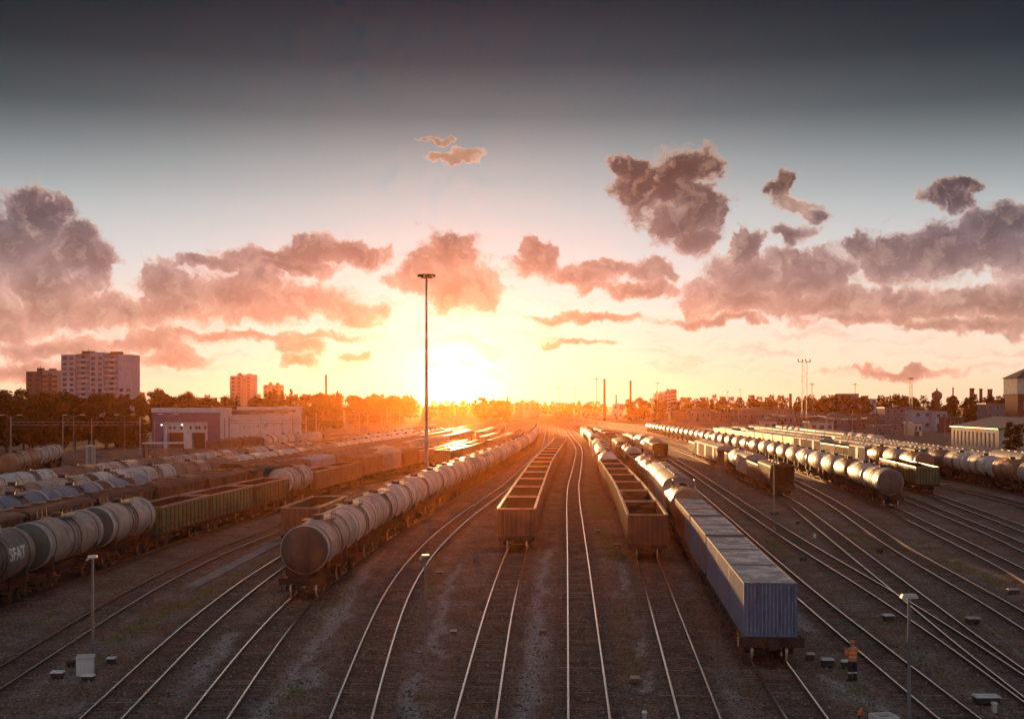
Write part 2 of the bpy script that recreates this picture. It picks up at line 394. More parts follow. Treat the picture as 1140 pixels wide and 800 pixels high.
# ------------------------------------------------------------------ tracks
TR = {
 'L7': [(240,-68),(330,-55),(450,-40),(700,-23),(950,-12)],
 'L6': [(120,-66),(184,-77),(235,-88),(290,-100)],
 'L5': [(90,-66.5),(180,-60),(229,-54),(330,-42.5),(450,-31.5),(700,-17),(950,-8)],
 'L4': [(60,-57),(140,-55.5),(200,-48),(253,-42),(330,-34),(450,-25.5),(700,-12.5),(950,-4)],
 'L3': [(60,-48),(137,-46.6),(156,-44),(218,-37),(274,-32),(330,-26.5),(450,-20),(700,-8.2),(950,0)],
 'L2': [(40,-42.4),(104,-42.4),(124,-41),(141,-38.8),(180,-35),(253,-27),(330,-20.3),(450,-14.8),(700,-4),(950,4)],
 'L1': [(40,-36.9),(104,-36.8),(124,-35.2),(141,-33.2),(180,-29.6),(253,-21),(330,-14.6),(450,-9.8),(700,0),(950,8)],
 'A':  [(30,-31),(72,-31),(104,-30.7),(141,-27.4),(180,-24),(198,-21.6),(253,-15),(330,-9.3),(450,-5),(700,4),(950,12)],
 'T1': [(30,-21.5),(52.9,-22.4),(68.4,-23.7),(79.8,-24.2),(95,-24.4),(110,-23.4),(141,-21),(180,-18),(253,-9.6),(330,-4.4),(450,-.4),(700,8),(950,16)],
 'T2': [(30,-14.5),(46.3,-15.7),(64.8,-17.2),(83.7,-17.8),(104,-17.5),(141,-15),(180,-12),(253,-4.9),(330,0.2),(450,4.4),(700,12),(950,20)],
 'T3': [(30,-10.6),(46.3,-11.7),(64.3,-12.8),(75.3,-13.2),(102,-12.2),(114,-11.4),(140,-9.6),(176,-6.5),(202,-4.2),(253,-.2),(330,4.7),(420,8.1),(700,16.5),(950,24)],
 'T4': [(30,-5.2),(46.3,-6.24),(77.5,-7.5),(98,-7.2),(120,-6),(147,-3.7),(180,-.6),(253,4.3),(330,8.9),(450,13),(704,21),(950,28)],
 'T5': [(30,-1.8),(46.3,-1.4),(71.4,-.8),(100,.37),(127.6,1.7),(180,4.3),(228,7.3),(289,11.3),(330,13.3),(463,17.7),(704,25.2),(950,32)],
 'T6': [(30,2.2),(46.3,2.95),(100.6,5.4),(147,7.4),(180,9.07),(231,12.4),(306,17),(345,18.9),(522,24),(704,29.5),(953,36)],
 'T7': [(30,6),(46.3,7.2),(90.5,10.3),(129.6,12.6),(191.7,15.2),(253,18.6),(361,23.8),(506,28),(704,33.8),(950,40)],
 'T8': [(30,10),(46.3,11.35),(57,12),(89,14.4),(107.6,15.6),(123.7,16.8),(162,19.2),(265.6,24),(361,28.2),(506,32.2),(704,38),(950,44)],
 'T9': [(30,16.4),(46.3,17.1),(78,18.6),(108,20.7),(162,24.7),(257,30.5),(361,34),(506,37),(704,42),(950,48)],
 'T10': [(30,19.5),(40,20.6),(54.5,22.1),(76.4,23.7),(100.6,24.7),(131.7,26.6),(200,31.3),(289,36.7),(380,39.5),(506,42),(704,46),(950,52)],
 'T11': [(46,21.4),(60,22.9),(67.8,24),(77.5,25.3),(89,26.7),(113,29.8),(147,34.2),(159,35.4),(202,38.6),(289,43),(380,45.6),(506,47.5),(704,50),(950,56)],
 'T12': [(30,22.8),(40,24.5),(68.4,28.8),(100,32.2),(147,39.2),(186,43.8),(253,48.7),(380,51.3),(506,52.6),(704,54.5),(950,60)],
 'T13': [(40,27),(60,31.5),(86,36.4),(108,39.4),(135,43.2),(142,44.4),(186,49.2),(253,54),(380,57),(506,58),(704,60),(950,64)],
 'T14': [(60,35),(75,38),(108,44.3),(154,50.5),(200,55.5),(253,59),(380,62.2),(506,64),(704,66),(950,69)],
 'T15': [(60,38.5),(80,42.5),(117,49.6),(165,56.5),(200,60.6),(253,64.2),(380,67.6),(506,70),(704,72),(950,74)],
 'T16': [(60,45),(110,55.5),(147,61.5),(200,66),(253,69.4),(380,73.2),(506,76),(704,78),(950,80)],
 'T17': [(60,52),(120,63),(167,69.8),(207,72.5),(253,75.3),(380,79.5),(506,83),(704,86),(950,88)],
 'T18': [(100,67),(150,73.5),(195,77),(261,80.8),(389,88),(506,94),(704,100),(950,104)],
 'T19': [(100,76),(195,84),(261,89),(389,97),(506,104),(704,112),(950,118)],
}
class Track:
    def __init__(s, pts, sig=9.0, step=1.0):
        p = np.array(pts, float)
        lo, hi = p[0, 0], p[-1, 0]
        y = np.arange(lo - 60, hi + 60, step)
        x = np.interp(y, p[:, 0], p[:, 1])
        s0 = (p[1, 1] - p[0, 1]) / (p[1, 0] - p[0, 0]); s1 = (p[-1, 1] - p[-2, 1]) / (p[-1, 0] - p[-2, 0])
        x = np.where(y < lo, p[0, 1] + (y - lo) * s0, x); x = np.where(y > hi, p[-1, 1] + (y - hi) * s1, x)
        k = np.arange(-40, 41) * step; kw = np.exp(-0.5 * (k / sig) ** 2); kw /= kw.sum()
        xs = np.convolve(x, kw, 'same'); xs[:45] = x[:45]; xs[-45:] = x[-45:]
        m = (y >= lo) & (y <= hi)
        s.y = y[m]; s.x = xs[m]
        s.s = np.concatenate([[0], np.cumsum(np.hypot(np.diff(s.x), np.diff(s.y)))])
    def at_s(s, q): return float(np.interp(q, s.s, s.x)), float(np.interp(q, s.s, s.y))
    def s_of_y(s, y): return float(np.interp(y, s.y, s.s))
    def xy(s, y): return float(np.interp(y, s.y, s.x))
    def frame(s, q):
        a = s.at_s(q - 0.5); b = s.at_s(q + 0.5); d = Vector((b[0] - a[0], b[1] - a[1])).normalized()
        p = s.at_s(q); return p, d
TRK = {k: Track(v) for k, v in TR.items()}

RAILP = [(-0.036, 0.0), (0.036, 0.0), (0.038, -0.035), (0.012, -0.05), (0.012, -0.15), (0.07, -0.17), (0.07, -0.18), (-0.07, -0.18), (-0.07, -0.17), (-0.012, -0.15), (-0.012, -0.05), (-0.038, -0.035)]
RAILP2 = [(-0.044, -0.003), (-0.016, 0.004), (0.016, 0.004), (0.044, -0.003), (0.044, -0.035), (0.012, -0.05), (0.012, -0.15), (0.07, -0.18), (-0.07, -0.18), (-0.012, -0.15), (-0.012, -0.05), (-0.044, -0.035)]


def rail_mesh(tr, off):
    ys = []; q = 0.0; L = tr.s[-1]
    while q < L:
        y = tr.at_s(q)[1]; ys.append(q); q += 1.5 if y < 200 else (4 if y < 400 else 10)
    ys.append(L)
    m = MB(); n = len(RAILP2)
    for q in ys:
        (px, py), d = tr.frame(min(max(q, 0.6), L - 0.6)); px, py = tr.at_s(q); nx, ny = d.y, -d.x
        for (a, z) in RAILP2: m.v.append((px + nx * (off + a), py + ny * (off + a), z))
    for i in range(len(ys) - 1):
        for k in range(n):
            m.cur = 0 if k in (0, 1, 2) else 1
            m.face([i * n + k, i * n + (k + 1) % n, (i + 1) * n + (k + 1) % n, (i + 1) * n + k])
    return m.mesh('rail', [M_rail, M_railside], smooth=True, angle=40)


M_sleep = paint('sleeper_concrete', (0.22, 0.18, 0.155), (0.13, 0.10, 0.085), dirt=(0.05, 0.035, 0.03), dirt_amt=0.7, rough=0.9, rnd=0.35)
def sleeper_mb(m, T_=None):
    ps = [(-1.35, -0.13), (1.35, -0.13), (1.35, 0.13), (-1.35, 0.13)]
    ps = [(x, y, -0.30) for x, y in ps] + [(x * 0.99, y * 0.85, -0.176 if abs(x) > 0 else 0) for x, y in ps]
    if T_ is not None: ps = [tuple(T_ @ Vector(p)) for p in ps]
    m.hexa(ps)
    for sx in (-0.79, 0.79):     # rail pad shoulder
        q = [(sx + a, b, c) for c in (-0.176, -0.160) for a, b in ((-0.19, -0.09), (0.19, -0.09), (0.19, 0.09), (-0.19, 0.09))]
        if T_ is not None: q = [tuple(T_ @ Vector(p)) for p in q]
        m.hexa(q)
sm_ = MB(); sleeper_mb(sm_); SLEEP = sm_.mesh('sleeper', M_sleep)

TRACK_TXT = {
 'L7': 'railway track farthest out beside the long depot wall', 'L6': 'siding track under the lone orange and grey tank wagons at the trees',
 'L5': 'track under the brown gondola row in front of the depot', 'L4': 'track under the dim tank row behind the white tanks',
 'L3': 'track under the white tank row behind the brown hoppers', 'L2': 'track under the blue tank row',
 'L1': 'track under the brown covered hopper row', 'A': 'track under the tank and green gondola train',
 'T1': 'empty curved track right beside the green gondolas', 'T2': 'curved track ending under the lone brown gondola',
 'T3': 'track under the long curving tank train', 'T4': 'empty bright curved track right of the long tank train',
 'T5': 'track leading under the central open gondola train', 'T6': 'empty shining track running through the middle of the yard',
 'T7': 'track under the gondola train beside the containers', 'T8': 'track under the blue container train',
 'T9': 'empty track just right of the containers, by the worker', 'T10': 'track that meets a switch in the bottom right',
 'T11': 'branch track running from the switch to the dark hopper wagon', 'T12': 'empty track between the dark hopper wagon and the lit tank train',
 'T13': 'track under the sunlit tank train on the right', 'T14': 'empty track right of the sunlit tank train',
 'T15': 'track under the short ribbed gondola pair', 'T16': 'track under the tanks and boxcars behind the ribbed gondolas',
 'T17': 'track under the grey tank row at the right edge', 'T18': 'track under the long cream boxcar row',
 'T19': 'outermost right track before the warehouse'}
SLEEP_VIS = {'T1': (46, 90), 'T2': (46, 85), 'T3': (46, 74), 'T4': (46, 95), 'T5': (46, 92), 'T6': (46, 100), 'T7': (46, 86), 'T8': (46, 56), 'T9': (46, 92),
             'T10': (46, 100), 'T11': (62, 100), 'T12': (60, 100), 'T13': (80, 120), 'T14': (90, 120), 'T15': (100, 130)}
for k, tr in TRK.items():
    root = empty('railway_track', (0, 0, 0)); tag(root, TRACK_TXT[k], 'railway track', 'tracks of the rail yard')
    for o_ in (-0.795, 0.795): link('rail', rail_mesh(tr, o_), root)
    a, b = SLEEP_VIS.get(k, (0, 0)); mass = MB(); q = 0.3; n_ind = 0; pad = 0
    while q < tr.s[-1]:
        p, d = tr.frame(q); 
        if p[1] > 210: break
        if k == 'T11' and p[1] < 62: q += 0.54; continue
        ang = math.atan2(-d.x, d.y) + random.uniform(-.015, .015)
        if a <= p[1] <= b and n_ind < 100:
            o = link('sleeper', SLEEP, root, (p[0], p[1], random.uniform(-.02, .0))); o.rotation_euler = (0, 0, ang); n_ind += 1
        elif p[1] > 36:
            sleeper_mb(mass, Matrix.Translation((p[0], p[1], random.uniform(-.05, -.02))) @ Matrix.Rotation(ang, 4, 'Z'))
        q += 0.54
    if mass.v: tag(link('sleepers', mass.mesh('sleepers', M_sleep, fix=False), root), kind='stuff')

# ------------------------------------------------------------------ ground
def axis(fine0, fine1, fstep, lo, hi, g=1.12):
    a = list(np.arange(fine0, fine1 + 1e-6, fstep)); st_ = fstep
    x = a[-1]
    while x < hi: st_ *= g; x += st_; a.append(min(x, hi))
    st_ = fstep; x = a[0]; b = []
    while x > lo: st_ *= g; x -= st_; b.append(max(x, lo))
    return np.array(b[::-1] + a)
gx = axis(-40, 50, 0.3, -4500, 4500); gy = axis(44, 118, 0.3, -400, 7000, 1.05)
X, Y = np.meshgrid(gx, gy)
def vnoise(X, Y, cell, seed):
    r = np.random.default_rng(seed); n = 512; g = r.random((n, n))
    x = X / cell; y = Y / cell; xi = np.floor(x).astype(int); yi = np.floor(y).astype(int); fx = x - xi; fy = y - yi
    fx = fx * fx * (3 - 2 * fx); fy = fy * fy * (3 - 2 * fy)
    a = g[yi % n, xi % n]; b = g[yi % n, (xi + 1) % n]; c = g[(yi + 1) % n, xi % n]; d = g[(yi + 1) % n, (xi + 1) % n]
    return a * (1 - fx) * (1 - fy) + b * fx * (1 - fy) + c * (1 - fx) * fy + d * fx * fy
near_m = np.clip((140 - Y) / 30, 0, 1) * np.clip((110 - np.abs(X)) / 20, 0, 1)
dist = np.full(X.shape, 99.0)
for k, tr in TRK.items():
    tx = np.interp(gy, tr.y, tr.x, left=999, right=999)
    sl_ = np.gradient(np.where(tx > 900, 0, tx), gy); 
    dist = np.minimum(dist, np.abs(X - tx[:, None]) / np.sqrt(1 + np.clip(sl_, -1, 1)[:, None] ** 2))
Z = -0.235 + 0.05 * np.clip((1.9 - dist) / 0.8, 0, 1) + near_m * (0.10 * (vnoise(X, Y, 2.5, 1) - .5) + 0.05 * (vnoise(X, Y, 0.8, 2) - .5)) * np.clip(dist - 1.2, 0.12, 1)
bal = np.clip((1.75 - dist) / 0.45, 0, 1)
path = np.zeros_like(X); grass = np.zeros_like(X)
def polymask(pix, wpx, soft=0.45):
    """worn strip following ground points seen at these places"""
    out = np.zeros_like(X); pts = [(*G(u, v, -0.2), w_ / F * G(u, v)[1] / 2) for (u, v), w_ in zip(pix, wpx)]
    jx = X + 0.7 * (vnoise(X, Y, 2.2, 9) - .5) + .15 * (vnoise(X, Y, .7, 10) - .5); jy = Y + 1.5 * (vnoise(X, Y, 1.9, 12) - .5)
    for (x0, y0, w0), (x1, y1, w1) in zip(pts[:-1], pts[1:]):
        dx, dy = x1 - x0, y1 - y0; t = np.clip(((jx - x0) * dx + (jy - y0) * dy) / (dx * dx + dy * dy), 0, 1)
        dd = np.hypot(jx - x0 - t * dx, jy - y0 - t * dy); ww = w0 + (w1 - w0) * t
        out = np.maximum(out, np.clip((ww * (1 + soft * .6) - dd) / (ww * 2 * soft * .6), 0, 1))
    return out
for pix, wd in [
    ([(283, 806), (318, 760), (352, 715), (375, 690), (392, 655), (418, 618), (440, 592), (478, 562)], [22, 15, 15, 22, 16, 14, 12, 8]),
    ([(484, 728), (487, 705), (492, 680), (500, 650), (508, 628)], [12, 13, 12, 7, 4]),
    ([(455, 806), (457, 780), (462, 752)], [18, 16, 12]),
    ([(465, 724), (478, 716)], [8, 8]), ([(490, 733), (486, 720)], [10, 8]),
    ([(584, 806), (590, 770), (594, 725), (597, 690), (605, 645), (611, 610)], [26, 26, 22, 14, 9, 6]),
    ([(717, 728), (716, 690)], [16, 9]), ([(690, 625), (693, 655)], [7, 9]), ([(722, 770), (730, 740)], [18, 12]),
    ([(915, 752), (950, 772), (992, 800)], [9, 10, 12]), ([(815, 806), (805, 770), (790, 745)], [34, 20, 10]),
    ([(220, 760), (240, 730), (262, 705)], [14, 26, 16]), ([(880, 680), (920, 690)], [22, 20]), ([(340, 760), (352, 745)], [22, 20]),
    ([(100, 790), (130, 760)], [30, 16]), ([(835, 640), (900, 700)], [16, 24])]:
    path = np.maximum(path, polymask(pix, wd))
for pix, wd in [
    ([(130, 712), (170, 690), (215, 668), (262, 645)], [22, 24, 20, 14]), ([(262, 645), (300, 618)], [12, 8]), ([(150, 740), (180, 720)], [18, 16]),
    ([(375, 680), (395, 630), (420, 600)], [20, 16, 10]), ([(300, 790), (330, 755)], [20, 16]), ([(340, 700), (360, 660), (385, 620)], [16, 14, 10]),
    ([(455, 690), (470, 660), (482, 640)], [26, 20, 16]), ([(520, 720), (530, 690)], [14, 10]), ([(540, 770), (548, 740)], [10, 8]),
    ([(668, 585), (676, 600), (690, 625), (702, 652)], [22, 22, 18, 14]), ([(660, 545), (668, 575)], [10, 18]),
    ([(955, 775), (968, 790), (980, 806)], [18, 16, 14]), ([(940, 745), (955, 772)], [10, 16]), ([(1020, 730), (1050, 760)], [16, 12]),
    ([(930, 590), (960, 600), (985, 618)], [16, 18, 12]), ([(1050, 622), (1090, 638), (1125, 655)], [14, 16, 14]), ([(870, 555), (900, 575)], [14, 14]),
    ([(735, 760), (745, 790)], [14, 18]), ([(850, 600), (885, 622)], [12, 12]), ([(20, 700), (60, 680)], [12, 12])]:
    grass = np.maximum(grass, polymask(pix, wd, 0.8))
btw = np.clip((dist - 1.5) / 0.5, 0, 1)
far_g = np.clip((Y - 125) / 60, 0, 1) + np.clip((np.abs(X) - 42) / 20, 0, 1)
grass = np.clip(grass * (0.35 + 1.0 * vnoise(X, Y, 0.9, 31)), 0, 1) * btw + 0.45 * btw * np.clip((vnoise(X, Y, 6, 20) + 0.6 * vnoise(X, Y, 1.5, 21) - 0.92) * 2.5, 0, 1)
path = path * np.clip((dist - 1.2) / 0.5, 0, 1)
verts = np.stack([X, Y, Z], -1).reshape(-1, 3); ny_, nx_ = X.shape
i0 = (np.arange(ny_ - 1)[:, None] * nx_ + np.arange(nx_ - 1)[None]).ravel()
quads = np.stack([i0, i0 + 1, i0 + nx_ + 1, i0 + nx_], 1)
gme = bpy.data.meshes.new('ground'); gme.vertices.add(len(verts)); gme.vertices.foreach_set('co', verts.ravel())
gme.loops.add(quads.size); gme.loops.foreach_set('vertex_index', quads.ravel().astype(np.int32))
gme.polygons.add(len(quads)); gme.polygons.foreach_set('loop_start', (np.arange(len(quads)) * 4).astype(np.int32))
gme.polygons.foreach_set('loop_total', np.full(len(quads), 4, np.int32)); gme.polygons.foreach_set('use_smooth', np.ones(len(quads), bool)); gme.update(calc_edges=True)
at = gme.color_attributes.new('soil', 'FLOAT_COLOR', 'POINT')
at.data.foreach_set('color', np.stack([path, grass, bal, np.ones_like(path)], -1).ravel())
m, t, b = newmat('yard_ground')
gc = t.n('ShaderNodeNewGeometry').outputs['Position']
atn = t.n('ShaderNodeAttribute'); atn.attribute_name = 'soil'
spx = t.n('ShaderNodeSeparateColor'); t.link(atn.outputs['Color'], spx.inputs[0])
n1 = t.noise(gc, 0.25, 5, 0.6); n2 = t.noise(gc, 2.2, 6, 0.7); n3 = t.noise(gc, 12.0, 4, 0.75)
base = t.mix(t.ss(n1, 0.35, 0.65), (0.155, 0.096, 0.066, 1), (0.205, 0.165, 0.150, 1))
base = t.mix(t.math('MULTIPLY', t.ss(n2, 0.42, 0.68), 0.7), base, (0.095, 0.055, 0.037, 1))
base = t.mix(t.ss(t.noise(gc, 0.6, 5), 0.55, 0.72), base, (0.135, 0.072, 0.038, 1))
bc = t.mix(t.ss(t.noise(gc, 0.9, 5), 0.35, 0.65), (0.095, 0.058, 0.042, 1), (0.135, 0.092, 0.072, 1))
base = t.mix(spx.outputs[2], base, bc)
base = t.mix(t.math('MULTIPLY', spx.outputs[1], t.ss(n2, 0.28, 0.62)), base, t.mix(n3, (0.090, 0.105, 0.022, 1), (0.16, 0.155, 0.040, 1)))
base = t.mix(t.math('MULTIPLY', spx.outputs[0], t.math('MULTIPLY_ADD', n2, 0.4, 0.62, clamp=True)), base, (0.27, 0.245, 0.24, 1))
grain = t.math('MULTIPLY_ADD', n3, 1.9, 0.10)
wn = t.n('ShaderNodeTexVoronoi'); t.link(gc, wn.inputs['Vector']); wn.inputs['Scale'].default_value = 14.0
sb = t.n('ShaderNodeSeparateColor'); t.link(wn.outputs['Color'], sb.inputs[0])
grain = t.math('MULTIPLY', t.math('MULTIPLY', grain, 1.28), t.math('MULTIPLY_ADD', sb.outputs[0], 1.1, 0.45))
mm = t.n('ShaderNodeVectorMath', operation='SCALE'); t.link(base, mm.inputs[0]); t.link(grain, mm.inputs[3])
t.link(mm.outputs[0], b.inputs['Base Color']); b.inputs['Roughness'].default_value = 0.95; b.inputs['Specular IOR Level'].default_value = 0.15
bp = t.n('ShaderNodeBump'); bp.inputs['Strength'].default_value = 0.55; bp.inputs['Distance'].default_value = 0.06
t.link(t.math('ADD', n3, wn.outputs['Distance']), bp.inputs['Height']); t.link(bp.outputs[0], b.inputs['Normal'])
gme.materials.append(m)
tag(link('ground', gme), kind='structure')
#GROUND_HEIGHT lookup
def gz(x, y):
    i = np.searchsorted(gy, y) - 1; j = np.searchsorted(gx, x) - 1
    return float(Z[i, j])
# weeds between the tracks
gm = MB(); wr = np.random.default_rng(77)
cand = np.argwhere((grass > 0.35) & (Y > 44) & (Y < 115))
for i, j in cand[wr.permutation(len(cand))[:15000]]:
    x = X[i, j] + wr.uniform(-.2, .2); y = Y[i, j] + wr.uniform(-.2, .2); z = Z[i, j]
    for q in range(3):
        a = wr.uniform(0, 6.28); h = wr.uniform(.05, .2); l = wr.uniform(.02, .09); ww = 0.02
        bI = gm.pts([(x - ww * math.sin(a), y + ww * math.cos(a), z - .03), (x + ww * math.sin(a), y - ww * math.cos(a), z - .03), (x + l * math.cos(a), y + l * math.sin(a), z + h)])
        gm.face([bI, bI + 1, bI + 2])
M_weed = flat('weed_green', (0.12, 0.12, 0.035), 0.8, scale=0.8, var=0.5)
tag(link('grass', gm.mesh('grass', M_weed, fix=False)), 'low yellow-green weeds between the tracks', 'grass', kind='stuff')
# loose ballast stones
sg = MB(); M_stone = flat('stone', (0.19, 0.155, 0.135), 0.9, scale=4.0, var=0.7)
wr = np.random.default_rng(78)
for _ in range(30000):
    d_ = 44 + 40 * wr.random() ** 1.6; x = wr.uniform(-.45, .45) * d_; z = gz(x, d_); s_ = .028 + .075 * wr.random() ** 3; a = wr.uniform(0, 6.28)
    b_ = sg.pts([(x + s_ * math.cos(a + k * 2.09) * 1.2, d_ + s_ * math.sin(a + k * 2.09) * 1.2, z - .02) for k in range(3)] + [(x + wr.uniform(-.5, .5) * s_, d_ + wr.uniform(-.5, .5) * s_, z + s_ * 1.1)])
    for f in ((0, 1, 3), (1, 2, 3), (2, 0, 3)): sg.face([b_ + i for i in f])
tag(link('gravel', sg.mesh('gravel', M_stone, fix=False)), 'loose ballast stones lying between the tracks', 'gravel', kind='stuff')
# concrete cable trough strip
pm = MB()
pm.hexa([(-21.9, 80.5, -.3), (-20.9, 80.5, -.3), (-20.2, 107, -.3), (-21.2, 107, -.3), (-21.9, 80.5, -.12), (-20.9, 80.5, -.12), (-20.2, 107, -.12), (-21.2, 107, -.12)])
tag(link('path', pm.mesh('path', M_conc)), kind='structure')
# ------------------------------------------------------------------ rolling stock
# part trees: (name, mesh, loc, [children])
CACHE = {}
def cached(key, fn):
    if key not in CACHE: CACHE[key] = fn()
    return CACHE[key]


def wheelset_mesh():
    m = MB()
    m.mat(0).tube((-0.95, 0, .475), (0.95, 0, .475), 0.085, n=8)
    for s_ in (-1, 1):
        x = s_ * 0.795
        m.mat(0).tube((x - .05, 0, .475), (x + .05, 0, .475), 0.40, n=20)
        m.mat(1).tube((x - .065, 0, .475), (x + .065, 0, .475), 0.475, n=20, cap=False)
        m.mat(0).tube((x - s_ * .095, 0, .475), (x - s_ * .06, 0, .475), 0.505, n=20)
        m.mat(0).tube((x + s_ * .16, 0, .475), (x + s_ * .30, 0, .475), 0.14, n=10)
    return m.mesh('wheelset', [M_wheel, M_tread], smooth=True)


def bogie_mesh(wheels):
    m = MB()
    for s_ in (-1, 1):
        x = s_ * 1.02
        m.hexa([(x - .1, -.35, .42), (x + .1, -.35, .42), (x + .1, .35, .42), (x - .1, .35, .42), (x - .1, -.5, .86), (x + .1, -.5, .86), (x + .1, .5, .86), (x - .1, .5, .86)])
        for d in (-1, 1):
            m.bar((x, d * .42, .76), (x, d * 1.02, .62), .2, .16); m.bar((x, d * .35, .45), (x, d * .8, .55), .16, .1)
            m.box(x - .13, x + .13, d * .925 - .16, d * .925 + .16, .36, .62)
    m.box(-1.2, 1.2, -.2, .2, .55, .84)
    if wheels:
        for y in (-.925, .925):
            for s_ in (-1, 1): m.tube((s_ * .73, y, .475), (s_ * .86, y, .475), .475, n=12)
            m.tube((-.9, y, .475), (.9, y, .475), .08, n=6)
    return m.mesh('bogie', [M_under], smooth=True)


def coupler_mesh():
    m = MB(); m.box(-.12, .12, -.42, .25, .93, 1.15)
    m.hexa([(-.22, -.62, .86), (.22, -.62, .86), (.2, -.35, .86), (-.2, -.35, .86), (-.22, -.62, 1.22), (.22, -.62, 1.22), (.2, -.35, 1.22), (-.2, -.35, 1.22)])
    m.tube((.35, -.1, 1.0), (.42, -.5, .62), .03, n=6); m.tube((-.35, -.1, 1.0), (-.42, -.5, .62), .03, n=6)
    return m.mesh('coupler', [M_under])


def run_gear(hlen, pivot, lod):
    out = []
    if lod == 0:
        for y in (-pivot, pivot):
            ws = cached('ws', wheelset_mesh)
            out.append(('bogie', cached('bg0', lambda: bogie_mesh(False)), (0, y, 0), [('wheelset', ws, (0, -.925, 0), []), ('wheelset', ws, (0, .925, 0), [])]))
        c = cached('cp', coupler_mesh)
        out.append(('coupler', c, (0, -hlen, 0), [])); out.append(('coupler', c, (0, hlen, 0), [], PI))
    elif lod == 1:
        for y in (-pivot, pivot): out.append(('bogie', cached('bg1', lambda: bogie_mesh(True)), (0, y, 0), []))
    return out


def under_basic(m, hl, lod, pivot, sill=1.2, w=1.45):
    m.box(-.22, .22, -hl, hl, .80, sill)
    for d in (-1, 1):
        m.box(-w, w, d * hl - .09, d * hl + .09, .86, sill + .02)
        m.box(-1.2, 1.2, d * pivot - .2, d * pivot + .2, .86, sill)
    if lod == 0:
        m.box(-.9, -.45, -1.2, -.4, .62, 1.0); m.tube((.55, -1.0, .8), (.55, .6, .8), .2, n=10); m.tube((-.3, 1.0, .78), (-.3, 2.0, .78), .16, n=8)
        for d in (-1, 1):
            for s_ in (-1, 1):
                m.tube((s_ * 1.3, d * (hl - .05), .9), (s_ * 1.3, d * (hl - .05), .45), .025, n=5); m.box(s_ * 1.3 - .2, s_ * 1.3 + .2, d * (hl - .05) - .1, d * (hl - .05) + .1, .40, .44)
    if lod == 2:
        for d in (-1, 1):
            for a in (-.925, .925):
                for s_ in (-1, 1): m.tube((s_ * .7, d * pivot + a, .475), (s_ * 1.05, d * pivot + a, .475), .475, n=8)
            m.box(-1.1, 1.1, d * pivot - 1, d * pivot + 1, .5, .8)
    return m


